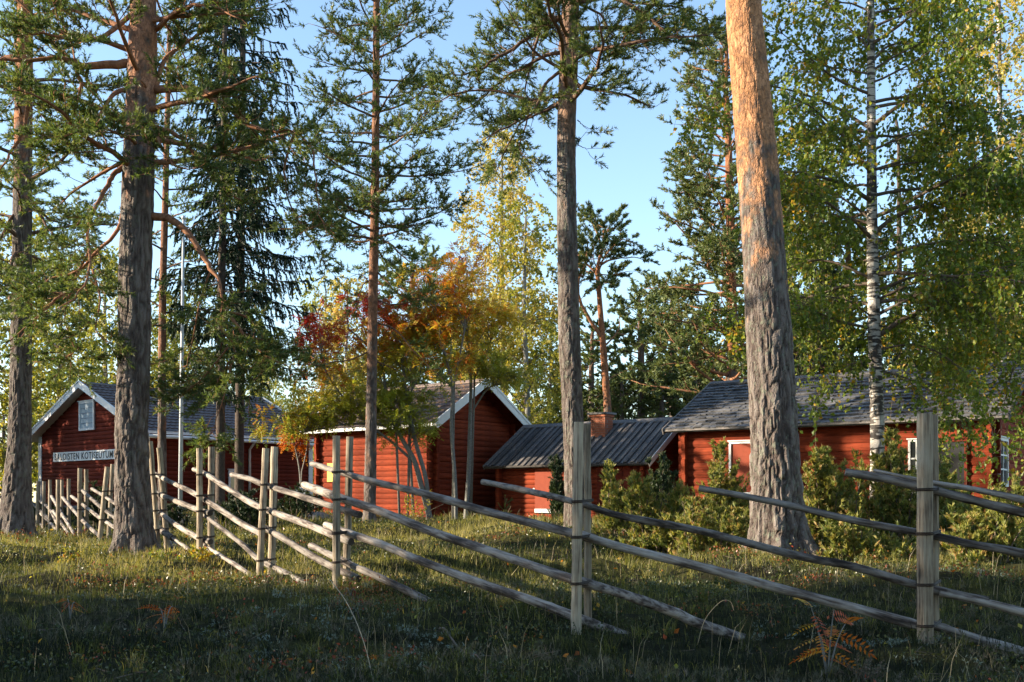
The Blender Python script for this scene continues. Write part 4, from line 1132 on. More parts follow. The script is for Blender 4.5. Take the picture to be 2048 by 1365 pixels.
def birch(name, px_pts, d, top_z, label, seed, auto, leafm, k=1.0, size=.055, n_leaf=9, group=None, cat='birch tree', hang=.7, kk=18, barkm='bark_birch', pitch=.55, tonebias=0.0, tone_scale=1.0, strands=1.0,
          amp=0, limbs=(), azr=None, forks=(), nofront=False):
    rng = np.random.RandomState(seed); pts, rr = trunk_path(px_pts, d, top_z, .03); gz = H(pts[0, 0], d)
    root = empty(name, (pts[3, 0], d, gz), 0, label, cat, group)
    trunk_mesh('trunk', M[barkm], root, pts, rr, kk, amp, .25, seed, 9, gz)
    W, A_, B_, LP, LT = G(), [], [], [], []
    def limb(path, r0, t0=.2):
        tube(W, path, r0 * (1 - np.linspace(0, .85, len(path))), 5, False)
        seg = np.linalg.norm(np.diff(path, axis=0), axis=1).sum()
        ns = max(3, int(seg / (.17 * k))); t = np.sort(rng.uniform(t0, 1, ns)); t[-1] = 1
        ps, tn = at_t(path, t); ds = side_dirs(rng, tn, .4, 1.1, .3, .1)
        for i in range(ns):
            L2 = rng.uniform(.35, 1.0) * (1.1 - .5 * t[i]) * k ** .3
            sp = wpath(rng, ps[i], ds[i], L2, 4, .15, -.5)
            tube(W, sp, np.linspace(.009, .003, 5), 3, False)
            nn = max(2, int(L2 / (.10 * k) * strands)); t2 = rng.uniform(.15, 1, nn); p2, tn2 = at_t(sp, t2)
            dd = norm(tn2 * .5 + rng.normal(0, .35, (nn, 3)) - UP * .3)
            q = p2; tb = np.clip(rng.normal(.42, .2) + tonebias, 0, 1)
            Lh = hang * rng.uniform(.25, 1, (nn, 1)) * .5
            for s_ in range(3):
                e = q + dd * Lh; A_.append(q); B_.append(e)
                for u in rng.uniform(0, 1, max(1, n_leaf // 3)):
                    LP.append(q + (e - q) * u + rng.normal(0, .018 * k, q.shape)); LT.append(np.clip(tb + rng.normal(0, .17, nn) * tone_scale + (rng.rand(nn) < .035) * .6, 0, 1))
                q = e; dd = norm(dd - UP * .75)
    z0, z1, nb, LB = auto; az = rng.uniform(0, 6)
    for pp, r0, dd in limbs: limb(limb3(pp, d, dd), r0, .15)
    for i in range(nb):
        z = z0 + (z1 - z0) * (i + rng.uniform(-.5, .5)) / nb; q = (z - z0) / max(.1, z1 - z0); az += 2.4 + rng.uniform(-.6, .6)
        a = az if azr is None else rng.uniform(*azr)
        if nofront and math.sin(a) < -.88: a = a + math.pi * .5
        p0 = np.array([np.interp(z, pts[:, 2], pts[:, 0]), np.interp(z, pts[:, 2], pts[:, 1]), z])
        Lb = LB * (1 - .6 * q) * rng.uniform(.6, 1.15)
        path = wpath(rng, p0, [math.cos(a), math.sin(a), pitch + rng.normal(0, .2)], Lb, 8, .10, -.12)
        limb(path, max(.01, .014 * Lb))
    ribbons(W, np.concatenate(A_), np.concatenate(B_), .003, rng)
    W.build('branches', M['twig'], root, True)
    g = G(); leaves(g, np.concatenate(LP), size * k ** .7, rng, .5, np.concatenate(LT), .8)
    g.build('crown', M[leafm], root); return root

def rowan(name, stems, d, label, seed, leafm, nsec=16, LB=.8, group=None, tonef=None, k=1.0, crown_from=.45, base_px=None, cat='rowan tree', leaf_len=.25):
    """stems: list of photo polylines with (x, y, width px)"""
    rng = np.random.RandomState(seed); root = None
    W, A_, B_, CP, CD = G(), [], [], [], []
    for st_ in stems:
        q = smooth_path(np.array([(x, y, w_) for x, y, w_ in st_], float), 5)
        path = np.stack([(q[:, 0] - 1024) / F * d, np.full(len(q), d) + rng.uniform(-.3, .3) * np.linspace(0, 1, len(q)), EYE - (q[:, 1] - HOR) / F * d], -1)
        if root is None:
            root = empty(name, (path[0, 0], d, H(path[0, 0], d)), 0, label, cat, group)
        path[0, 2] = min(path[0, 2], H(path[0, 0], d) - .1)
        g = G(); tube(g, path, q[:, 2] / 2 * d / F, 8); g.build('stem', M['bark_rowan'], root, True)
        t = np.sort(rng.uniform(crown_from, 1, nsec)); t[-1] = 1; ps, tn = at_t(path, t)
        for i in range(nsec):
            a = rng.uniform(0, 6.28); dv = norm(np.array([math.cos(a), math.sin(a) * .9, .9]) + tn[i] * .6)
            sp = wpath(rng, ps[i], dv, LB * rng.uniform(.5, 1.2), 5, .18, -.25)
            tube(W, sp, np.linspace(.012, .004, 6), 4, False)
            nn = max(3, int(6 / k)); t2 = rng.uniform(.25, 1, nn); t2[-1] = 1; p2, tn2 = at_t(sp, t2)
            d2 = norm(side_dirs(rng, tn2, .4, 1.2, .2, .2)); e = p2 + d2 * rng.uniform(.1, .28, (nn, 1))
            A_.append(p2); B_.append(e)
            for c in range(6):
                CP.append(e + rng.normal(0, .03, e.shape)); CD.append(norm(d2 + rng.normal(0, .7, e.shape) - UP * .25))
    prisms(W, np.concatenate(A_), np.concatenate(B_), .004, .0025)
    W.build('branches', M['bark_rowan'], root, True)
    g = G(); compound(g, np.concatenate(CP), np.concatenate(CD), leaf_len, rng, 4, tonef, .62)
    g.build('crown', M[leafm], root); return root

def compound(g, CP, CD, LL, rng, pairs=6, tonef=None, wd=.30):
    """pinnate leaves: leaflet pairs along a drooping midrib"""
    N = len(CP); D = norm(CD); S = norm(np.cross(D, rng.normal(0, 1, (N, 3)) * .4 + UP)); L = LL * rng.uniform(.7, 1.15, (N, 1))
    tn = rng.uniform(0, 1, N) if tonef is None else tonef(CP, rng)
    allV, allT = [], []
    for i in range(pairs):
        u = (i + .6) / pairs; c = CP + D * L * u - UP * L * .35 * u * u
        ll = L * .30 * (1 - .35 * abs(u - .45) * 2)
        for sg in (-1, 1):
            ax = norm(S * sg + D * .45 - UP * .25); w_ = norm(np.cross(ax, np.cross(S, D))) * ll * wd * .5
            allV.append(np.stack([c, c + ax * ll * .45 + w_, c + ax * ll, c + ax * ll * .45 - w_], 1)); allT.append(tn)
    ax = norm(D - UP * .6); c = CP + D * L * .98 - UP * L * .33; w_ = S * L * .30 * wd * .5; ll = L * .3
    allV.append(np.stack([c, c + ax * ll * .45 + w_, c + ax * ll, c + ax * ll * .45 - w_], 1)); allT.append(tn)
    V = np.concatenate(allV); K = len(V)
    g.add(V.reshape(-1, 3), np.arange(K)[:, None] * 4 + np.array([[0, 1, 2, 3]]), None, np.clip(np.repeat(np.concatenate(allT) + rng.normal(0, .05, K), 4), 0, 1))

def juniper(name, cx, base_y, d, spires, label, seed, mt='juniper', k=1.3, group=None, sub=9, cat='juniper bush', m=7):
    """spires: photo tips (x, y, spread px) that shoots rise to from the foot at (cx, base_y)"""
    rng = np.random.RandomState(seed); b_ = P(cx, base_y, d); b_[2] = H(b_[0], d)
    root = empty(name, b_, 0, label, cat, group); W, A_, B_, FP, FD, FT = G(), [], [], [], [], []
    for (tx, ty, sp) in spires:
        for s_ in range(7):
            dd = d + rng.uniform(-.7, .7) * min(1, sp * d / F * 3)
            tip = P(tx + rng.normal(0, sp * .75) * (s_ > 0), ty + abs(rng.normal(0, sp * 1.5)) * (s_ > 0), dd)
            foot = b_ + np.array([(tip[0] - b_[0]) * rng.uniform(.3, .75), (dd - d) * .6, 0]); foot[2] = H(foot[0], foot[1]) - .05
            n = 10; t = np.linspace(0, 1, n)[:, None]
            path = foot * (1 - t) + tip * t + np.array([(b_[0] - tip[0]) * .12, 0, 0]) * np.sin(t * math.pi) + rng.normal(0, .012, (n, 3))
            hgt = np.linalg.norm(tip - foot)
            tube(W, path, np.linspace(.016, .004, n), 4, False)
            ns = int(max(8, hgt / .055 * sub / 9)); tt = rng.uniform(.12, 1, ns) ** .8; ps, tn = at_t(path, tt)
            a = rng.uniform(0, 6.28, ns); dv = norm(np.stack([np.cos(a), np.sin(a), rng.uniform(.5, 1.5, ns)], -1))
            L2 = ((.07 + sp * d / F * 1.3 * (1 - tt) ** .6) * rng.uniform(.35, 1.0, ns) * np.where(rng.rand(ns) < .15, 1.7, 1.0))[:, None]
            e = ps + dv * L2; e[:, 2] -= 0; A_.append(ps); B_.append(e)
            nst = 4
            for u in np.linspace(.35, 1, nst):
                c = ps + (e - ps) * u + rng.normal(0, .02, ps.shape); FP.append(c); dq = norm(dv + UP * .4 + rng.normal(0, .45, dv.shape)); FD.append(dq)
                FT.append(np.clip(.05 + .65 * u + rng.normal(0, .2, ns) + (rng.rand(ns) < .05) * .4, 0, 1))
    ribbons(W, np.concatenate(A_), np.concatenate(B_), .003, rng)
    W.build('stems', M['twig'], root, True)
    g = G(); tufts3(g, np.concatenate(FP), np.concatenate(FD), 8, .060 * k, .019 * k, rng, .85, .05, np.concatenate(FT))
    g.build('foliage', M[mt], root); return root

def copy_tree(o, parent=None):
    kids = list(o.children); c = o.copy(); COL.objects.link(c); c.parent = parent
    for q in kids: copy_tree(q, c)
    return c
def place(o, x, y, rz, s, label=None, group=None, first=[None], sz=1.0):
    c = copy_tree(o); c.location = (x, y, H(x, y) - .02); c.rotation_euler = (0, 0, rz); c.scale = (s, s, s * sz)
    if label: c['label'] = label
    if group: c['group'] = group
    return c
# ------------------------------------------------------------------ the trees seen in the picture
# tall pine at the left with the big crooked limbs
pine('pine_tree', [(270, 1106, 80), (267, 1040, 70), (264, 900, 65), (268, 700, 65), (272, 500, 63), (278, 300, 61), (284, 120, 57), (287, 0, 50)], 19.0, 17.0,
     'big pine before the museum gable with crooked orange limbs and rough grey foot', 21, 'bark_b',
     limbs=[([(262, 127), (210, 131), (165, 131), (120, 117), (50, 122), (-20, 118)], .085, -.4, .35),
            ([(165, 131), (155, 150), (165, 170), (150, 215), (135, 270), (112, 312)], .05, .5, .35),
            ([(165, 168), (200, 200), (235, 228), (262, 240)], .022, 1.2, .5),
            ([(255, 180), (228, 188), (205, 222), (170, 248), (130, 275), (106, 292)], .045, -.9, .45),
            ([(-10, 125), (36, 118), (55, 180), (50, 250), (20, 310), (-10, 350)], .055, -.6, .3),
            ([(310, 180), (350, 178), (405, 183), (455, 215), (500, 252), (545, 263), (590, 262)], .075, -.9, .4),
            ([(590, 262), (578, 300), (568, 345), (580, 410), (610, 460), (640, 520)], .025, .3, .25),
            ([(590, 262), (625, 300), (630, 360), (640, 430), (655, 470)], .022, -.5, .2),
            ([(310, 255), (345, 265), (380, 297), (415, 340), (455, 385), (500, 410)], .045, .8, .4),
            ([(312, 262), (330, 310), (355, 335), (400, 335)], .028, -1.0, .35),
            ([(303, 433), (345, 440), (385, 480), (415, 530), (438, 562), (446, 612)], .075, -.6, .6),
            ([(446, 612), (480, 660), (505, 690), (545, 720), (600, 745)], .035, -.4, .1), ([(446, 612), (440, 650), (470, 700), (450, 740), (420, 800)], .03, .3, .15),
            ([(446, 620), (500, 640), (530, 700), (500, 780)], .022, .8, .1), ([(420, 545), (400, 600), (380, 700), (360, 760)], .02, 1.0, .25),
            ([(470, 700), (450, 780), (430, 850), (420, 870)], .016, -.2, .1), ([(460, 690), (420, 740), (370, 790), (340, 800)], .016, .5, .1),
            ([(255, 330), (232, 345), (215, 370), (200, 400), (176, 455), (180, 520), (170, 570), (120, 620)], .05, -1.1, .4),
            ([(250, 410), (235, 460), (200, 500), (150, 545), (100, 560), (50, 590)], .04, .5, .35),
            ([(180, 500), (150, 560), (130, 640), (150, 700), (120, 720)], .025, .4, .3), ([(185, 540), (200, 600), (190, 660), (225, 690)], .022, -.4, .3),
            ([(170, 570), (110, 600), (60, 650), (10, 690)], .03, -.6, .15), ([(300, 190), (285, 165), (270, 160)], .03, -.6, .9),
            ([(312, 175), (330, 120), (380, 80), (430, 50)], .05, .9, .3), ([(262, 60), (200, 40), (130, 20), (60, 30)], .05, .8, .25), ([(262, 30), (190, 80), (100, 70), (40, 60)], .045, -1.2, .25),
            ([(312, 60), (360, 20), (420, 10), (480, 40)], .045, -1.2, .25)],
     auto=(6.8, 16.6, 28, 2.9), zpow=1.5, manual_seclen=1.1, msec=.10, sec=.115, m=8, k=1.0, kk=72, amp=.026, dead=3)
# pine at the far left edge
pine('pine_tree', [(30, 1084, 78), (33, 1030, 62), (38, 900, 46), (42, 750, 41), (44, 550, 38), (46, 350, 36), (48, 120, 33), (50, 0, 30)], 26.0, 20.0,
     'dark trunked pine at the far left edge by the end of the fence', 22, 'bark_a',
     limbs=[([(44, 420), (20, 440), (-10, 500), (-40, 560)], .05, -.6, .3), ([(50, 380), (80, 430), (110, 470), (160, 490)], .045, -.5, .3), ([(45, 640), (80, 660), (120, 700), (160, 760)], .03, -.8, .25), ([(40, 560), (0, 580), (-40, 640)], .03, -.8, .25)],
     auto=(5.8, 19.5, 46, 3.0), zpow=1.5, sec=.12, m=7, k=1.1, kk=56, amp=.022, limbmat='limb_dark')
# slim pine in the middle
pine('pine_tree', [(738, 1048, 26), (741, 950, 24), (743, 800, 21), (746, 600, 20), (750, 400, 17), (752, 200, 15), (753, 0, 13)], 27.0, 19.0,
     'slim straight pine in front of the log storehouse with thin level branches', 23, 'bark_c',
     limbs=[([(750, 540), (775, 565), (800, 590), (850, 600)], .025, -.4, .4), ([(745, 560), (725, 570), (715, 610), (680, 640)], .022, .3, .4), ([(746, 645), (790, 660), (840, 715), (900, 770)], .025, .5, .45),
            ([(744, 570), (720, 550), (690, 560)], .015, .3, .3), ([(752, 600), (790, 610), (850, 600), (880, 610)], .02, .2, .4), ([(744, 700), (700, 720), (640, 730), (600, 760)], .02, -.6, .5), ([(745, 720), (800, 745), (850, 790)], .018, .6, .5)],
     auto=(7.4, 18.5, 80, 2.6), zpow=1.35, k=1.15, m=6, wd=.022,  kk=32, amp=.009, limbmat='limb_dark', pitch=.05, droop=-.10, wig=.09, sec=.115, seclen=.75, Lp=.35)
# middle pine
pine('pine_tree', [(1156, 1068, 54), (1152, 980, 44), (1146, 850, 43), (1138, 650, 42), (1133, 450, 40), (1132, 300, 39), (1136, 150, 38), (1142, 0, 34)], 22.0, 17.0,
     'grey trunked pine between the storehouse and the cottage, behind the second fence post pair', 24, 'bark_d',
     limbs=[([(1122, 37), (1095, 38), (1070, 65), (1030, 95), (990, 120), (950, 145), (905, 150)], .055, -.5, .3),
            ([(1082, 52), (1072, 90), (1062, 130), (1050, 180), (1062, 200)], .035, .5, .3), ([(1120, 106), (1092, 112), (1055, 132), (1020, 150), (970, 190), (910, 235)], .045, .7, .3),
            ([(1118, 145), (1090, 170), (1065, 225), (1000, 262), (950, 290)], .035, -.8, .3), ([(1117, 210), (1085, 225), (1040, 250), (1000, 330), (990, 360)], .03, .5, .35),
            ([(1117, 190), (1060, 200), (980, 180), (900, 190), (860, 220)], .035, .2, .3), ([(1062, 200), (1050, 260), (1040, 300), (1080, 350)], .02, .0, .2),
            ([(1158, 4), (1230, -5), (1290, 30), (1340, 70), (1400, 90)], .06, -.7, .3), ([(1158, 8), (1200, 30), (1230, 80), (1260, 120)], .03, .8, .3), ([(1230, 0), (1300, 10), (1380, 20), (1430, 50)], .03, .4, .2),
            ([(1155, 240), (1165, 250), (1178, 265)], .012, .0, .3), ([(1155, 290), (1168, 295), (1175, 300)], .010, .0, .3)],
     auto=(9.0, 16.6, 28, 3.0), zpow=1.3, msec=.10, manual_seclen=1.1, sec=.115, m=7, k=1.0, kk=64, amp=.018, limbmat='limb_dark')
# big sunlit pine, right
pine('pine_tree', [(1562, 1124, 112), (1556, 1040, 103), (1549, 900, 95), (1539, 700, 89), (1528, 500, 84), (1512, 300, 79), (1497, 130, 74), (1486, 0, 71)], 17.0, 18.0,
     'thick leaning pine at right centre, bark orange above and furrowed grey below', 25, 'bark_e',
     auto=(10.0, 17.5, 16, 3.0), k=1.3, m=6, kk=96, amp=.040, limbmat='limb', flare=.34, fade=4.2)
# thin pine behind the left pine
pine('pine_tree', [(325, 1040, 19), (324, 850, 17), (325, 600, 15), (332, 350, 12), (338, 100, 9)], 31.0, 14.5,
     'thin rusty trunked pine standing against the long side of the museum house', 26, 'bark_c', auto=(6.0, 14.2, 30, 1.9), k=1.4, kk=20, amp=.006, limbmat='limb_dark', m=8, seclen=.7)
# spruces
spruce('spruce_tree', [(440, 1056, 20), (441, 860, 18), (443, 600, 16), (448, 300, 13), (450, 50, 9)], 30.0, 17.5, 'slimmer left one of two dark drooping spruces before the museum roof', 27, (4.2, 17.3), 1.7, 1.0, None)
spruce('spruce_tree', [(478, 1056, 20), (479, 850, 18), (481, 600, 16), (484, 300, 14), (486, 50, 11)], 32.5, 20.0, 'bushier right one of two dark drooping spruces before the museum roof', 28, (5.4, 19.8), 2.7, 1.0, None)
# big bright pine behind the right trunk
pine('pine_tree', [(1470, 1020, 26), (1466, 800, 24), (1462, 500, 19), (1456, 250, 13), (1450, 160, 9)], 38.0, 17.2, 'broad bushy pine with layered yellow green foliage behind the thick right trunk', 29, 'bark_far',
     auto=(4.4, 17.0, 110, 3.3), k=1.2, m=5, L=.12, wd=.038, needle='needle_far', kk=14, pitch=.12, droop=-.05, seclen=1.15, Lp=.5, sec=.17)
# crooked pine behind the chimney
pine('pine_tree', [(1222, 985, 18), (1216, 830, 16), (1207, 700, 13), (1199, 600, 10), (1196, 560, 9), (1193, 535, 7), (1205, 500, 5), (1208, 460, 4)], 54.0, 14.3, 'crooked orange limbed pine with a flat crown behind the brick chimney', 30, 'bark_far',
     limbs=[([(1207, 680), (1180, 640), (1160, 600), (1158, 560), (1172, 520), (1175, 480)], .10, -.8, .35), ([(1197, 565), (1190, 545), (1170, 525), (1150, 500), (1155, 470)], .07, .6, .35),
            ([(1196, 550), (1203, 530), (1225, 520), (1262, 515), (1290, 520)], .06, .4, .35), ([(1200, 530), (1220, 500), (1245, 480), (1270, 490)], .05, -.5, .35), ([(1205, 500), (1195, 470), (1180, 440), (1160, 440)], .05, .5, .3),
            ([(1205, 495), (1215, 460), (1230, 445)], .04, .5, .25), ([(1212, 690), (1235, 665), (1240, 640)], .05, .3, .9), ([(1236, 668), (1270, 672)], .03, .2, .9), ([(1208, 682), (1175, 682)], .04, .2, .9), ([(1213, 760), (1260, 740), (1300, 745)], .03, .8, .9)],
     auto=(11.6, 14.6, 16, 2.5), k=1.25, m=9, L=.13, wd=.036, needle='needle_far', kk=12, seclen=1.15, manual_seclen=1.5, sec=.16, amp=0)

# birches
birch('birch_tree', [(1757, 1075, 34), (1755, 1000, 30), (1755, 850, 28), (1748, 650, 25), (1744, 450, 22), (1743, 300, 19), (1742, 100, 15), (1741, 0, 13)], 21.0, 15.5,
      'large white trunked birch with hanging green leaves in front of the long log house', 31, (4.1, 15.2, 70, 3.5), 'birch_leaf', 1.0, .09, 12, nofront=True, kk=32, amp=.006, hang=.9, pitch=.35, azr=None,
      limbs=[([(1742, 345), (1690, 290), (1630, 230), (1560, 190)], .035, -.5), ([(1744, 440), (1690, 400), (1640, 370), (1580, 350)], .03, .6), ([(1750, 340), (1800, 330), (1850, 325), (1930, 330)], .03, -.6),
              ([(1752, 640), (1690, 600), (1620, 600), (1560, 660)], .02, -1.2), ([(1755, 700), (1830, 690), (1900, 720), (1980, 800)], .025, -1.2), ([(1755, 600), (1850, 560), (1940, 580), (2010, 680)], .03, -1.5),
              ([(1750, 560), (1640, 520), (1540, 560), (1480, 640)], .03, 1.0), ([(1745, 260), (1640, 200), (1500, 170), (1400, 230)], .035, .8), ([(1755, 740), (1820, 760), (1880, 800), (1930, 860)], .02, -.8), ([(1752, 720), (1700, 730), (1640, 780)], .015, -.8)])
birch('birch_tree', [(2080, 1080, 26), (2075, 700, 22), (2070, 300, 17), (2068, 0, 13)], 22.5, 14.5, 'green birch hanging in from the right edge, its trunk just outside the picture', 32, (4.0, 8.8, 26, 3.1), 'birch_leaf', 1.1, .088, 12, limbs=[([(2076, 640), (2040, 700), (2010, 800), (2000, 900)], .02, -.3), ([(2074, 480), (1990, 560), (1920, 680), (1890, 790)], .025, -.5), ([(2074, 300), (1960, 360), (1860, 480)], .025, .2)], hang=.9, pitch=.35)
birch('birch_tree', [(2010, 1000, 14), (2005, 600, 12), (2000, 250, 9), (1998, 0, 7)], 44.0, 24.0, 'tall golden yellow birch showing behind the green birch at the right edge', 33, (7, 23.6, 60, 3.6), 'birch_yellow', 1.8, .105, 10, hang=1.0)
birch('birch_tree', [(1012, 1010, 14), (1008, 800, 12), (1005, 650, 11), (1003, 500, 8), (1004, 350, 5), (1005, 270, 3)], 52.0, 18.6, 'airy pale yellow birch rising above the storehouse roof between the pines', 34, (6.0, 18.4, 60, 3.4), 'birch_yellow', 1.6, .10, 12, hang=.8, pitch=.9, barkm='bark_rowan', strands=.8)
birch('birch_tree', [(1060, 1010, 12), (1055, 800, 11), (1048, 620, 8), (1050, 480, 5), (1052, 420, 3)], 50.0, 14.6, 'second yellow birch, lower and greener, beside the airy pale one behind the storehouse', 35, (4.0, 14.4, 44, 2.8), 'birch_olive', 1.8, .10, 12, hang=.8, pitch=.8, barkm='bark_rowan', tonebias=.15)
birch('birch_tree', [(650, 1010, 10), (645, 800, 8), (650, 650, 5), (652, 580, 3)], 60.0, 13.0, 'pale yellow green birch behind the gap between museum and storehouse', 36, (4.5, 12.9, 46, 2.5), 'birch_olive', 2.0, .10, 12, hang=.9, pitch=.7, tonebias=.1)
birch('birch_tree', [(692, 1010, 10), (690, 800, 8), (694, 640, 5), (695, 575, 3)], 56.0, 12.4, 'golden birch top just left of the slim pine behind the red rowan', 37, (5.5, 12.2, 34, 1.9), 'birch_yellow', 1.9, .10, 12, hang=.8, pitch=.8)
# rowans in front of the storehouse
def tone_red(CP, rng):     # red outer top at the left, yellow green lower down and inside
    d_ = CP[:, 1]; px_ = 1024 + F * CP[:, 0] / d_; py_ = HOR - (CP[:, 2] - EYE) / d_ * F
    t = (py_ - 600) / 230 + (px_ - 740) / 420 + rng.normal(0, .15, len(CP)); return np.clip(t + .2, 0, 1)
rowan('rowan_tree', [[(862, 1045, 12), (845, 980, 11), (828, 920, 10), (800, 870, 8), (775, 800, 7), (760, 720, 5), (700, 660, 3)],
                     [(858, 1045, 10), (852, 960, 9), (830, 880, 8), (815, 800, 6), (800, 700, 4), (770, 640, 2)],
                     [(828, 925, 6), (790, 890, 5), (740, 850, 5), (690, 800, 4), (650, 740, 3), (640, 690, 2)],
                     [(800, 870, 5), (760, 850, 5), (690, 850, 4), (640, 860, 3), (590, 870, 2)], [(815, 800, 5), (840, 740, 4), (850, 690, 3)]], 30.5,
      'many stemmed rowan with crimson top and yellow green leaves before the storehouse wall', 41, 'rowan_red', 44, 1.15, tonef=tone_red, crown_from=.34)
rowan('rowan_tree', [[(912, 1058, 9), (910, 960, 8), (903, 860, 7), (905, 780, 6), (893, 720, 5), (878, 650, 3), (868, 590, 2)], [(905, 780, 4), (922, 700, 4), (930, 640, 3), (915, 580, 2)]], 30.0,
      'slender orange leaved rowan, the left one of two before the dark storehouse gable', 42, 'rowan_orange', 24, 1.0, crown_from=.50, tonef=lambda CP, r: r.uniform(.1, 1, len(CP)))
rowan('rowan_tree', [[(930, 1056, 10), (937, 960, 9), (940, 860, 8), (942, 760, 6), (936, 680, 5), (930, 600, 4), (935, 545, 2)], [(942, 770, 4), (975, 700, 3), (985, 650, 2)], [(940, 830, 4), (975, 780, 3), (1005, 770, 2)]], 31.0,
      'taller orange and gold rowan, the right one of two before the storehouse gable', 43, 'rowan_orange', 24, 1.0, crown_from=.48, tonef=lambda CP, r: np.clip((CP[:, 2] - 7.6) * -.18 + .45 + r.normal(0, .15, len(CP)), 0, 1))
rowan('rowan_tree', [[(596, 1030, 5), (600, 960, 4), (590, 900, 3), (575, 860, 2)], [(600, 960, 3), (615, 880, 3), (600, 850, 2)]], 36.5, 'small brownish orange rowan at the corner between museum and storehouse', 44, 'rowan_orange', 12, .4, crown_from=.5, tonef=lambda CP, r: r.uniform(0, .45, len(CP)))

# distant trees: one of each kind, then copies
def at0(o): return o
far_pine = pine('pine_tree', [(1285, 1000, 19), (1283, 850, 17), (1282, 700, 13), (1280, 620, 8)], 62.0, 13.0, 'dark round headed pine with a grey trunk, second from the chimney to the right', 51, 'bark_far2',
                auto=(6.2, 12.8, 46, 2.9), k=2.4, m=8, L=.12, wd=.045, needle='needle_far', kk=10, seclen=1.1, Lp=.5, dens=1.2, limbmat='limb_dark', cheap=True)
far_spruce = spruce('spruce_tree', [(1640, 1000, 14), (1642, 800, 12), (1645, 500, 8), (1648, 350, 5)], 50.0, 16.5, 'dark spruce behind the long log house seen left of the birch trunk', 52, (1.2, 16.4), 2.4, 1.7, None, 12)
far_olive = birch('birch_tree', [(120, 1000, 12), (118, 800, 10), (122, 650, 7), (120, 560, 4)], 52.0, 12.5, 'bright yellow green birch filling the gap left of the museum gable', 53, (1.8, 12.3, 60, 3.0), 'birch_olive', 1.8, .115, 10, hang=.9, pitch=.6, tonebias=.05)
far_low = pine('pine_tree', [(1400, 1000, 16), (1401, 850, 14), (1402, 700, 10)], 70.0, 11.5, 'bushy dark pine low behind the shingled roof, nearest its left end', 54, 'bark_far2',
               auto=(2.2, 11.3, 60, 2.7), k=2.5, m=8, L=.12, wd=.045, needle='needle_far', kk=8, seclen=1.1, Lp=.6, dens=1.2, limbmat='limb_dark', cheap=True)
rg = random.Random(5)
def far(o, px_, d, s, label=None, group='woodland trees beyond the houses'):
    return place(o, (px_ - 1024) / F * d, d, rg.uniform(0, 6.28), s, label, group)
NAMED = [(far_olive, 30, 47, 1.05, 'yellow green birch behind the dark trunk at the left edge'), (far_olive, 210, 58, 1.15, 'yellow green birch behind the left pine trunk and museum ridge'),
         (far_olive, 350, 60, 1.0, 'yellow green birch seen past the thin pine over the museum roof'), (far_pine, 830, 62, 1.15, 'grey green pine top above the red rowan, right of the slim pine'),
         (far_olive, 760, 60, .8, 'olive birch behind the crimson rowan crown'), (far_olive, 940, 58, .9, 'olive birch behind the storehouse ridge below the orange rowans'),
         (far_olive, 1100, 62, .95, 'olive birch left of the middle pine trunk over the cottage ridge'), (far_pine, 1180, 72, 1.0, 'dark pine just left of the brick chimney far behind'),
         (far_pine, 1350, 66, 1.1, 'dark pine between the chimney pine and the shingled roof'), (far_spruce, 1800, 44, 1.0, 'dark spruce behind the long log house seen right of the birch trunk'),
         (far_pine, 1580, 50, 1.2, 'dark pine behind the thick right trunk and its shingled roof'), (far_pine, 1700, 52, 1.1, 'dark pine far behind the white birch trunk'), (far_spruce, 1900, 48, 1.0, 'dark spruce behind the right end of the shingled roof'),
         (far_olive, 1960, 50, 1.2, 'yellow green birch behind the right end of the shingled roof'), (far_pine, 2100, 52, 1.2, 'dark pine beyond the red outbuilding at the right edge')]
for a in NAMED: far(*a)
MARKS = [(-9999, -250, 'well past the left edge of the picture'), (-250, 0, 'just past the left edge'), (0, 150, 'behind the dark trunk at the left edge'), (150, 300, 'behind the left pine and museum gable'), (300, 470, 'over the near half of the museum roof'), (470, 610, 'over the far end of the museum roof'),
         (610, 740, 'in the gap left of the slim pine'), (740, 870, 'over the storehouse roof'), (870, 1000, 'behind the storehouse gable'), (1000, 1120, 'over the left half of the cottage roof'), (1120, 1230, 'behind the brick chimney'), (1230, 1350, 'between the chimney and the shingled roof'),
         (1350, 1490, 'over the left end of the shingled roof'), (1490, 1600, 'behind the thick right trunk'), (1600, 1730, 'left of the white birch trunk'), (1730, 1880, 'right of the white birch trunk'), (1880, 2048, 'over the right end of the shingled roof'), (2048, 2350, 'just past the right edge'), (2350, 9999, 'well past the right edge of the picture')]
def where(px_): return next(m_[2] for m_ in MARKS if m_[0] <= px_ < m_[1])
used_labels = {}
def unique(lab):
    k_ = used_labels.get(lab, 0); used_labels[lab] = k_ + 1
    if k_ == 0: return lab
    return lab.replace('far', ('farther', 'hindmost', 'barely seen')[min(k_ - 1, 2)], 1)
lab_ = {0: 'dark pine among the distant woodland beyond the houses', 1: 'dark low pine among the distant woodland beyond the houses', 2: 'yellow green birch among the distant woodland beyond the houses'}
for px_ in range(-500, 2700, 62):
    d = rg.uniform(72, 105); kx = (1 if rg.random() < .45 else 0) if px_ > 1050 else rg.choice((0, 1, 2, 2))
    s_ = rg.uniform(.85, 1.15)
    if 1050 < px_ < 1330: s_ *= .82
    elif px_ < 250 or 560 < px_ < 660: s_ *= .75
    far((far_pine, far_low, far_olive)[kx], px_ + rg.uniform(-25, 25), d, s_, unique(('far dark pine ', 'far bushy pine ', 'far yellow green birch ')[kx] + where(px_)))
for px_ in range(1010, 2100, 75):
    far(far_low, px_ + rg.uniform(-15, 15), rg.uniform(58, 68), rg.uniform(.6, .8) if px_ > 1130 else .5, unique('low thicket pine, far side, ' + where(px_)))
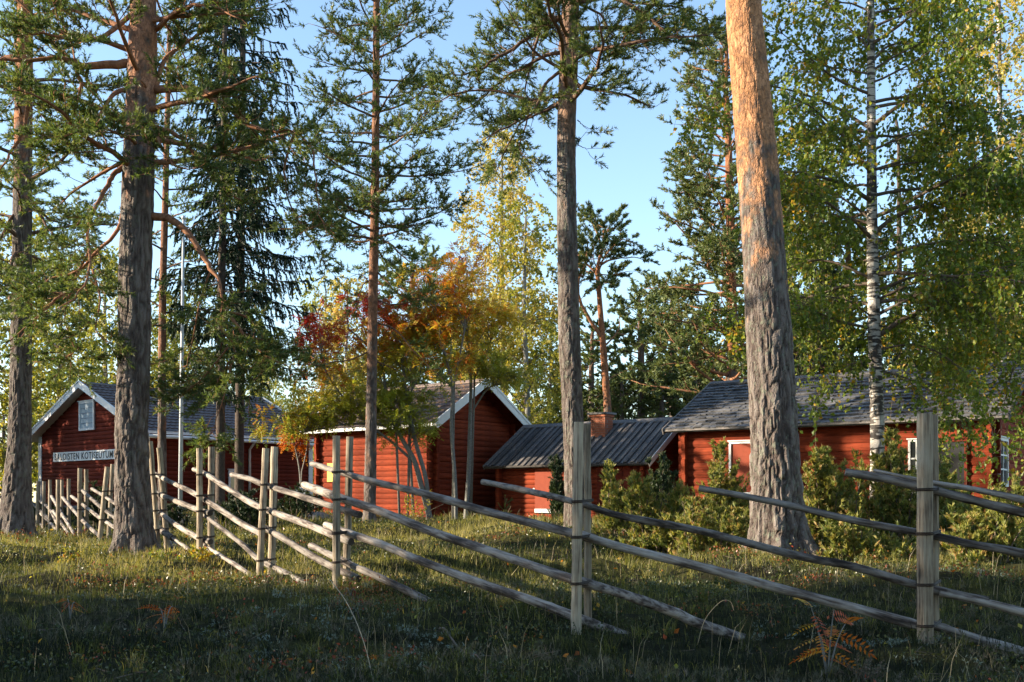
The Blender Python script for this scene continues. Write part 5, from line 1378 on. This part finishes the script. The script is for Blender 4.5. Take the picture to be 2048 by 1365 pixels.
for px_ in (560, 620, 680, 740, 800):
    far(far_olive, px_, rg.uniform(62, 70), rg.uniform(.55, .65), unique('low yellow green thicket birch, far side, ' + where(px_)))
# the wood the sun comes through, left of the picture
sl_ = 'tall spruce in the shaded wood left of the rail fence'; sp_ = 'tall pine in the wood left of the rail fence'; G1 = 'trees of the wood left of the picture'
def wood_(o, x, y, s, lab, sz=1.0): place(o, x, y, rg.uniform(0, 6.28), s, lab, G1, sz=sz)
for x, y in ((-13, 1.5), (-12, 4.4), (-13.5, 7.0), (-12.5, 9.6), (-15.5, 10.2), (-17, 8), (-19, 10.4), (-20, 2.5), (-19, 5.4), (-22, 8.2), (-24, 10), (-26, 5.0), (-27, 8.4), (-30, 9.0), (-16, -1), (-24, 0), (-32, 5.5), (-34, 8.5), (-32, 1.6), (-38, 6.5), (-39, 3)):
    wood_(far_spruce, x, y, rg.uniform(.85, 1.1), sl_)
for x, y, s_ in ((-47, 13.5, .9), (-58, 17.5, 1.0), (-50, 22, .9), (-62, 27, 1.1), (-55, 33, 1.0)):
    wood_(far_pine, x, y, s_, sp_)
for x, y, s_ in ((-21.5, 38.9, .72), (-22.5, 41.0, .8), (-24.5, 37.9, .75), (-26, 39.6, .9), (-27.5, 41.7, .95), (-29.5, 38.2, .9), (-25.0, 43.2, .8), (-31.5, 40.4, .9), (-34, 42.5, .9), (-34, 38, .9), (-20.6, 40.6, .6)):
    wood_(far_spruce, x, y, s_, 'spruce shading the museum gable from the left')
for x, y, k_ in ((-7, -4, 0), (-2, -6, 1), (4, -5, 0), (9, -3, 0), (10, 2, 0), (12, 6, 1), (-8, -9, 1), (1, -11, 0), (8, -9, 0), (14, -1, 0), (-3, -15, 0), (6, -16, 1), (-14, -7, 0), (16, 5, 0), (15, 10.5, 1)):  # unseen trees behind and right of the camera, added to cut the skylight
    place((far_spruce, far_pine)[k_], x, y, rg.uniform(0, 6.28), rg.uniform(.9, 1.1), ('unseen spruce added around the camera to dim the skylight', 'unseen pine added around the camera to dim the skylight')[k_], 'unseen trees added around the camera to dim the skylight')

# ------------------------------------------------------------------ junipers and bushes
JG = 'junipers along the fence'
juniper('juniper_bush', 1232, 1110, 21.0, [(1222, 925, 16), (1240, 985, 24), (1210, 1010, 22), (1262, 1000, 26), (1230, 1040, 30)], 'slender pointed juniper before the cottage door boards, leftmost of the sunny ones', 61)
juniper('juniper_bush', 1300, 1120, 19.0, [(1272, 948, 18), (1290, 975, 26), (1325, 985, 28), (1300, 1010, 36), (1270, 1030, 36), (1340, 1030, 34), (1355, 972, 18), (1320, 1050, 40), (1285, 1065, 34)], 'wide sunny yellow green juniper right of the second post pair', 62)
juniper('juniper_bush', 1425, 1110, 23.0, [(1447, 885, 14), (1436, 930, 24), (1420, 985, 30), (1460, 950, 26), (1410, 1020, 30), (1480, 985, 30)], 'tall loose juniper left of the thick pine, reaching the shingled eave', 63, 'juniper')
juniper('juniper_bush', 1400, 1130, 18.0, [(1380, 1000, 30), (1410, 1040, 40), (1440, 1020, 36), (1365, 1060, 36), (1480, 1020, 34), (1500, 1060, 30), (1455, 1070, 40)], 'spreading juniper at the left foot of the thick pine', 64)
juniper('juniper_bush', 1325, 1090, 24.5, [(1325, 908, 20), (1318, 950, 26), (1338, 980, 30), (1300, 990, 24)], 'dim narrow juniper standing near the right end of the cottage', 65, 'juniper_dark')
juniper('juniper_bush', 1660, 1130, 18.6, [(1632, 893, 24), (1655, 915, 30), (1690, 930, 32), (1640, 960, 40), (1680, 975, 40), (1625, 1010, 30), (1665, 1025, 44), (1705, 960, 26), (1700, 1010, 36), (1650, 1060, 44)], 'dense sunny juniper just right of the thick pine trunk', 66)
juniper('juniper_bush', 1790, 1120, 19.4, [(1788, 862, 22), (1770, 900, 28), (1810, 905, 32), (1840, 925, 30), (1760, 945, 30), (1830, 960, 36), (1790, 950, 36), (1730, 985, 30), (1860, 980, 28), (1800, 1010, 40)], 'big golden green juniper before the birch trunk and left of the first post', 67)
juniper('juniper_bush', 1720, 1150, 16.5, [(1690, 1040, 36), (1740, 1050, 40), (1790, 1060, 40), (1650, 1060, 30), (1820, 1085, 30), (1720, 1085, 44)], 'low juniper below the fence rail between the thick pine and the first post', 68, 'juniper')
juniper('juniper_bush', 1900, 1130, 17.5, [(1888, 925, 22), (1905, 955, 28), (1870, 980, 28), (1930, 985, 28), (1900, 1010, 34)], 'upright juniper directly behind the first fence post', 69)
juniper('juniper_bush', 1970, 1150, 15.0, [(1925, 1035, 30), (1960, 1005, 34), (2000, 985, 30), (2030, 960, 30), (2060, 1000, 34), (1990, 1050, 44), (2040, 1060, 40), (1940, 1080, 36), (1895, 1075, 30)], 'broad bright juniper at the right edge behind the top rails', 70)
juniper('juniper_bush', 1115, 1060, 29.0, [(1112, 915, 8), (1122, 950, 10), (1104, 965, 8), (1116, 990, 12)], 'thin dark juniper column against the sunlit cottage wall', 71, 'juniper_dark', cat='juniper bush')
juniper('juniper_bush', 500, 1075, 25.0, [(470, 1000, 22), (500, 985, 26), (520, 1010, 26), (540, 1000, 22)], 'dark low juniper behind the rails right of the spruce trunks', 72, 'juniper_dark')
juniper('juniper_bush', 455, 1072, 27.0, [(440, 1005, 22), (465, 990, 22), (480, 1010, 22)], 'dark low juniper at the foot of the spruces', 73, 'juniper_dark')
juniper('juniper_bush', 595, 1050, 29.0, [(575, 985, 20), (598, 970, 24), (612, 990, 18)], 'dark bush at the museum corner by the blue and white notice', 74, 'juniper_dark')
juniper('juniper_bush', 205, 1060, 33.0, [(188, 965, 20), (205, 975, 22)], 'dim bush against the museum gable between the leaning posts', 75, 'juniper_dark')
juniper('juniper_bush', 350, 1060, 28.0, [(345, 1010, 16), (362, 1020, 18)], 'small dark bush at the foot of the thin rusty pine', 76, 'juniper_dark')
juniper('juniper_bush', 1240, 1080, 25.5, [(1225, 1010, 24), (1205, 1030, 20)], 'small juniper in the shade before the cottage board wall', 77, 'juniper')

def shrub(name, cx, by, d, hgt, wdt, label, seed, leafm, n=60, size=.05, cat='shrub', comp=False, stems=7):
    rng = np.random.RandomState(seed); b_ = P(cx, by, d); b_[2] = H(b_[0], d); root = empty(name, b_, 0, label, cat)
    W = G(); LP = []; LD = []
    for i in range(stems):
        a = rng.uniform(0, 6.28); path = wpath(rng, b_ - UP * .03, [math.cos(a) * wdt, math.sin(a) * wdt, hgt * 1.2], math.hypot(hgt, wdt * .5) * rng.uniform(.6, 1.05), 6, .12)
        tube(W, path, np.linspace(.005, .002, 7), 4, False)
        t = rng.uniform(.25, 1, n); ps, tn = at_t(path, t); LP.append(ps + rng.normal(0, .03 * max(hgt, .3), ps.shape)); LD.append(side_dirs(rng, tn, .6, 1.4, .1, .1))
    W.build('stems', M['twig'], root, True); g = G()
    if comp: compound(g, np.concatenate(LP), np.concatenate(LD), size, rng, 6)
    else: leaves(g, np.concatenate(LP), size, rng, .1)
    g.build('foliage', M[leafm], root); return root
shrub('shrub', 405, 1130, 17.0, .42, .5, 'small bright green shrub in the sunny grass right of the left pine foot', 81, 'rowan_yellow', 26, .06)
shrub('shrub', 330, 1122, 16.6, .25, .4, 'low green leafy tuft at the foot of the left pine', 82, 'birch_leaf', 22, .05)
shrub('shrub', 130, 1122, 17.0, .25, .5, 'low patch of yellowing sprigs in the sunny grass left of the pine', 83, 'rowan_yellow', 26, .05)
shrub('shrub', 830, 1045, 27.5, .95, .5, 'leggy yellow green shrub by the storehouse corner stone', 84, 'rowan_yellow', 22, .06, stems=10)
shrub('shrub', 1480, 1010, 26.5, .9, .6, 'pinkish rose bush in front of the shuttered window', 85, 'heather', 40, .07, stems=10)
shrub('shrub', 1900, 1262, 10.5, .16, .2, 'pair of curled brown leaves in the shade right of the first post', 86, 'rowan_orange', 2, .09, stems=2)

# tall leafy rowan sapling in the near shade
def sapling(cx, by, d, tops, label, seed, leafm, n, LL, tonef=None):
    rng = np.random.RandomState(seed); b_ = P(cx, by, d); b_[2] = H(b_[0], d); root = empty('rowan_sapling', b_, 0, label, 'rowan sapling'); CP, CD = [], []
    for (tx, ty) in tops:
        tip = P(tx, ty, d + rng.uniform(-.15, .15)); t = np.linspace(0, 1, 8)[:, None]; path = b_ * (1 - t) + tip * t; path[:, 2] += .06 * np.sin(t[:, 0] * 3.1)
        g = G(); tube(g, path, np.linspace(.007, .003, 8), 6); g.build('stem', M['bark_rowan'], root, True)
        tt = np.linspace(.35, 1, n); ps, tn = at_t(path, tt); CP.append(ps); CD.append(norm(side_dirs(rng, tn, .9, 1.5, .2, .1) - UP * .35))
    g = G(); compound(g, np.concatenate(CP), np.concatenate(CD), LL, rng, 7, tonef, .34); g.build('foliage', M[leafm], root); return root
sapling(1655, 1330, 7.6, [(1622, 1215), (1668, 1220), (1640, 1270), (1690, 1250)], 'rowan sapling with salmon orange feathered leaves in the near shade, left of the first post', 91, 'rowan_orange', 5, .19, lambda c, r: r.uniform(.0, .5, len(c)))
sapling(330, 1245, 9.8, [(318, 1216), (345, 1213), (330, 1228)], 'drooping pinkish grey rowan seedling in the shaded grass at the left', 92, 'rowan_orange', 4, .15, lambda c, r: r.uniform(0, .3, len(c)))
sapling(140, 1230, 10.3, [(135, 1200), (150, 1206)], 'tiny brown leaved rowan seedling low in the grass at far left', 93, 'rowan_orange', 4, .12, lambda c, r: r.uniform(0, .6, len(c)))
sapling(700, 1215, 12.2, [(690, 1182), (712, 1186)], 'reddish seedling at the foot of the third post pair', 94, 'rowan_red', 4, .10, lambda c, r: r.uniform(.1, .5, len(c)))
shrub('heather_bush', 1730, 1335, 7.5, .26, .3, 'brown grey heather bush beside the salmon leaved rowan sapling', 97, 'heather', 70, .018, cat='heather', stems=16)
shrub('heather_bush', 1800, 1350, 7.2, .2, .3, 'lower heather bush between the rowan sapling and the first post', 98, 'heather', 70, .016, cat='heather', stems=14)
# little pine whose shadow falls on the cottage wall
spx = P(1010, 1045, 30.5)
root = empty('pine_sapling', (spx[0], spx[1], H(spx[0], spx[1])), 0, 'knee high young pine standing close to the cottage corner', 'pine sapling')
rng = np.random.RandomState(95); W, TW, FO = G(), ([], []), ([], []); b_ = np.array(root.location)
tube(W, [b_ - UP * .05, b_ + UP * .75], [.014, .005], 5)
for z in (.18, .36, .54):
    for a in rng.uniform(0, 6.28, 5):
        path = wpath(rng, b_ + UP * z, [math.cos(a), math.sin(a), .7], .34 * (1 - z * .5), 4, .08, .6); tube(W, path, np.linspace(.005, .003, 5), 4, False)
        t = np.linspace(.35, 1, 5); ps, tn = at_t(path, t); FO[0].append(ps); FO[1].append(tn); TW[0].append(ps); TW[1].append(ps + tn * .01)
FO[0].append(b_ + UP * np.linspace(.3, .78, 8)[:, None]); FO[1].append(np.tile(UP, (8, 1)))
conifer_finish(root, W, TW, FO, rng, 14, .06, .010, M['needle'], M['limb_dark'], .7)

# flagpole, notice, stump, stones, fallen branches, stalks
p0 = P(360, 1062, 29.0); p0[2] = H(p0[0], 29.0); fp = empty('flagpole', p0, 0, 'thin white flagpole before the museum wall, its top lost in the branches', 'flagpole')
g = G(); top = P(367, 440, 29.0); tube(g, [p0 - UP * .1, p0 + (top - p0) * .5, top], [.062, .05, .03], 12); g.build('pole', M['pole'], fp, True)
g = G(); tube(g, [top, top + UP * .03, top + UP * .08, top + UP * .11], [.02, .055, .055, .01], 10); g.build('finial', M['pole'], fp, True)
g = G(); box(g, p0[0] - .12, p0[0] + .12, 29 - .12, 29 + .12, p0[2] - .1, p0[2] + .28); g.build('base_block', M['stone'], fp)
p0 = P(603, 1040, 31.0); p0[2] = H(p0[0], 31.0); nb = empty('notice_stand', p0, 0, 'small blue and white notice on a post at the museum corner', 'notice')
g = G(); tube(g, [p0 - UP * .05, p0 + UP * 1.1], [.025, .025], 8); g.build('notice_post', M['white'], nb, True)
g = G(); box(g, p0[0] - .16, p0[0] + .16, 30.94, 30.97, p0[2] + .62, p0[2] + 1.05); g.build('notice_board', M['blue'], nb)
g = G(); box(g, p0[0] - .13, p0[0] + .13, 30.915, 30.937, p0[2] + .86, p0[2] + 1.01); g.build('notice_paper', M['white'], nb)
def rock(name, cx, cy, d, sx_, sy_, sz_, label, seed, m='stone', cat='stone'):
    rng = np.random.RandomState(seed); c = P(cx, cy, d); c[2] = H(c[0], d); u, v = np.meshgrid(np.linspace(0, 2 * np.pi, 28, endpoint=False), np.linspace(.02, math.pi - .02, 16))
    q = np.stack([np.cos(u) * np.sin(v), np.sin(u) * np.sin(v), np.cos(v)], -1); r = 1 + .35 * (vnoise(q * 1.7 + seed, seed) - .5) + .15 * (vnoise(q * 5 + seed, seed) - .5)
    V = q * r[..., None] * np.array([sx_, sy_, sz_]) + c + np.array([0, 0, sz_ * .25]); i = np.arange(15)[:, None] * 28; j = np.arange(28)[None]; j2 = (j + 1) % 28
    g = G(); g.add(V.reshape(-1, 3), np.stack([i + j, i + 28 + j, i + 28 + j2, i + j2], -1).reshape(-1, 4)); o = g.build(name, M[m], None, True, off=c); o.location = c; return tag(o, label, cat)
rock('boulder', 632, 1042, 31.5, .5, .4, .22, 'mossy boulder at the left corner of the storehouse', 1)
rock('boulder', 345, 1086, 21.0, .17, .15, .12, 'small stone at the foot of the leaning post pair right of the pine', 2)
def stick(name, pp, d0, d1, r0, r1, label, m, cat, lift=0.0, ng=True):
    q = smooth_path(np.array(pp, float), 6); n = len(q); dep = np.linspace(d0, d1, n); pts = np.stack([(q[:, 0] - 1024) / F * dep, dep, EYE - (q[:, 1] - HOR) / F * dep], -1)
    if ng: pts[:, 2] = height(pts[:, 0], pts[:, 1]) + .03 + lift
    g = G(); tube(g, pts, np.linspace(r0, r1, n), 7); c = pts[0]
    o = g.build(name, m, None, True, off=c); o.location = c; return tag(o, label, cat)
stick('fallen_branch', [(880, 1248), (905, 1262), (935, 1275), (962, 1300)], 9.6, 8.0, .011, .005, 'grey fallen branch lying in the shaded grass left of the second post pair', M['twig'], 'branch')
stick('dry_stalk', [(660, 1160), (690, 1200), (715, 1250), (735, 1310), (746, 1362)], 8.0, 6.4, .0035, .0022, 'long pale arching grass stalk in front of the third post pair', M['dry'], 'grass stalk', ng=False)
stick('dry_stalk', [(1395, 1290), (1410, 1240), (1440, 1205), (1460, 1203), (1468, 1222)], 8.4, 8.4, .003, .002, 'thin hooked dry stalk in the shade right of the second posts', M['dry'], 'grass stalk', ng=False)
stick('dry_stalk', [(1000, 1070), (1012, 1035), (1022, 1012)], 26, 26, .004, .003, 'bent pale stalk on the lit slope before the cottage', M['dry'], 'grass stalk', ng=False)
stick('dry_branch', [(838, 1040), (860, 1022), (888, 1008)], 27, 27.5, .008, .004, 'pale dry branch leaning by the storehouse corner', M['dry'], 'branch', ng=False)

# ------------------------------------------------------------------ ground cover
rng = np.random.RandomState(77)
def scatter(n, y0, y1, margin=1.25, pw=1.0):
    """points on the ground in the strip of depth y0..y1 that the camera looks over, and some beyond both sides"""
    y = (rng.uniform(0, 1, n) ** pw) * (y1 - y0) + y0
    keep = rng.uniform(0, 1, n) < (y / y1)
    y = y[keep]; x = rng.uniform(-1, 1, len(y)) * y * 1024 / F * margin
    return x, y
def on_ground(x, y): return np.stack([x, y, height(x, y)], -1)
def blades(g, p, hgt, wd, lean=.45, tone=None):
    N = len(p); a = rng.uniform(0, 6.28, N); dv = np.stack([np.cos(a), np.sin(a), np.zeros(N)], -1); sdv = np.stack([-np.sin(a), np.cos(a), np.zeros(N)], -1)
    b_ = rng.uniform(0, 6.28, N); sdv = np.stack([np.cos(b_), np.sin(b_), np.zeros(N)], -1)
    h = (hgt * rng.uniform(.45, 1.2, N))[:, None]; l = (rng.uniform(.1, 1, N) * lean)[:, None]; w_ = (wd * rng.uniform(.7, 1.2, N))[:, None] / 2
    m1 = p + UP * h * .55 + dv * h * l * .35; tp = p + UP * h * (1 - .35 * l) + dv * h * l
    V = np.stack([p - sdv * w_ - UP * .02, p + sdv * w_ - UP * .02, m1 + sdv * w_ * .8, m1 - sdv * w_ * .8, tp], 1).reshape(-1, 3)
    b5 = np.arange(N)[:, None] * 5
    if wd > .008:
        V = V.reshape(-1, 5, 3)[:, [0, 1, 4]].reshape(-1, 3); g.add(V, None, np.arange(N)[:, None] * 3 + np.array([[0, 1, 2]]), np.clip(np.repeat(tone, 3), 0, 1)); return
    g.add(V, b5 + np.array([[0, 1, 2, 3]]), b5 + np.array([[3, 2, 4]]), np.clip(np.repeat(tone, 5), 0, 1))
def patch(p, s, sd): return vnoise(np.stack([p[:, 0] * s, p[:, 1] * s, np.zeros(len(p))], -1), sd)
g = G()
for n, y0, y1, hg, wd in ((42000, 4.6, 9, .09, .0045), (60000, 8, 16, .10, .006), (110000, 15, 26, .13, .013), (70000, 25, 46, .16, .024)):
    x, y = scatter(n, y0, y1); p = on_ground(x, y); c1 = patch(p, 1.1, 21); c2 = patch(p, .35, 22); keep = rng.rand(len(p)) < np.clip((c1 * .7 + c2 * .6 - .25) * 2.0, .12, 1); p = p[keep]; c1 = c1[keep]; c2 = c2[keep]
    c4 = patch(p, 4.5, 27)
    blades(g, p, hg * (.35 + .8 * c1 + 1.3 * np.clip(c4 - .5, 0, 1) * 2), wd, .8, .02 + .40 * c2 + .32 * patch(p, 2.2, 23) + .27 * np.clip((p[:, 1] - 12.8) / 2.5, -1, 1) * np.clip((46 - p[:, 1]) / 20, 0, 1) + rng.normal(0, .12, len(p)) + (rng.rand(len(p)) < .07) * .5)  # tone by depth: foreground shade and sunlit band put into the blade colour
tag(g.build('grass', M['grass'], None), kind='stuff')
g = G()     # rough tussocks
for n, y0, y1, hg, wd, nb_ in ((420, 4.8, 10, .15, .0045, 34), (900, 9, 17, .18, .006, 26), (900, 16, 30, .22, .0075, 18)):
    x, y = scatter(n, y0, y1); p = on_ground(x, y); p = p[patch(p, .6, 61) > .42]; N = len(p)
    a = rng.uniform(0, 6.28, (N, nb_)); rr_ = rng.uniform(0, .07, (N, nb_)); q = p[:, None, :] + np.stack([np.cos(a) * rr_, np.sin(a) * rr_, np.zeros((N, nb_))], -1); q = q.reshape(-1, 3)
    tb = (.18 + .6 * rng.rand(N, 1) ** 1.5 + .15 * np.clip((p[:, 1:2] - 12.5) / 3, -1, 1) + 0 * a).ravel(); hs_ = (rng.uniform(.5, 1.35, (N, 1)) + 0 * a).ravel()  # tussock tone darkened near and lightened farther back, imitating shade and sun
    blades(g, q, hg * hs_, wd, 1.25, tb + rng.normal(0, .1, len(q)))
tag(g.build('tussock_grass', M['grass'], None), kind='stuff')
g = G()     # little fallen twigs
x, y = scatter(1500, 5, 24); p = on_ground(x, y) + UP * .02; a = rng.uniform(0, 6.28, len(p)); prisms(g, p, p + np.stack([np.cos(a), np.sin(a), rng.uniform(-.1, .25, len(p))], -1) * rng.uniform(.06, .28, (len(p), 1)), .004, .002)
tag(g.build('fallen_twigs', M['twig'], None), kind='stuff')
g = G()     # tall pale seed stalks
x, y = scatter(2600, 5.5, 30); p = on_ground(x, y); blades(g, p, .38, .005, .5, rng.uniform(0, 1, len(p))); tag(g.build('dry_grass', M['dry'], None), kind='stuff')
g = G()     # lingonberry and bilberry sprigs: little upright stems with leaves
for n, y0, y1, hs, sz in ((4200, 5, 14, .11, .030), (6000, 12, 24, .12, .042), (4000, 22, 40, .14, .065)):
    x, y = scatter(n, y0, y1); p = on_ground(x, y); c = patch(p, .8, 31); p = p[(rng.rand(len(p)) < np.clip((c - .38) * 5, .04, 1))]
    c2 = patch(p, .5, 33); N = len(p); nl = 10
    u = rng.uniform(.1, 1, (N, nl)); off = rng.normal(0, .045, (N, nl, 2)) * (sz / .03); hh = hs * rng.uniform(.6, 1.4, (N, 1))
    q = p[:, None, :] + np.stack([off[..., 0], off[..., 1], u * hh], -1)
    tn = np.clip(.2 + .5 * c2[:, None] + rng.normal(0, .13, (N, nl)) + (patch(p, 1.3, 34) > .66)[:, None] * .35, 0, 1)
    leaves(g, q.reshape(-1, 3), sz, rng, -.3, tn.ravel(), .6)
tag(g.build('berry_shrubs', M['cover'], None), kind='stuff')
g = G()     # heather and grey lichen tufts in the near shade
x, y = scatter(4200, 4.8, 15); p = on_ground(x, y); c = patch(p, .7, 41); p = p[rng.rand(len(p)) < np.clip((c - .35) * 4, .05, 1)]; N = len(p); nl = 9
q = p[:, None, :] + np.stack([rng.normal(0, .03, (N, nl)), rng.normal(0, .03, (N, nl)), rng.uniform(.0, .10, (N, nl))], -1); q = q.reshape(-1, 3)
tufts3(g, q, np.tile(UP, (len(q), 1)) + rng.normal(0, .3, q.shape), 3, .05, .006, rng, .8, .02)
tag(g.build('heather', M['heather'], None), kind='stuff')
g = G(); x, y = scatter(900, 4.8, 14); p = on_ground(x, y); c = patch(p, .9, 51); p = p[c > .55]; N = len(p); q = (p[:, None, :] + np.stack([rng.normal(0, .05, (N, 14)), rng.normal(0, .05, (N, 14)), rng.uniform(0, .05, (N, 14))], -1)).reshape(-1, 3)
tufts3(g, q, rng.normal(0, 1, q.shape) + UP, 4, .03, .008, rng, 1.2, .01); tag(g.build('lichen', M['lichen'], None), kind='stuff')
g = G()     # fallen leaves
x, y = scatter(1500, 5, 34); p = on_ground(x, y) + UP * .03; leaves(g, p, .06, rng, 0, None, .7); tag(g.build('fallen_leaves', M['rowan_orange'], None), kind='stuff')
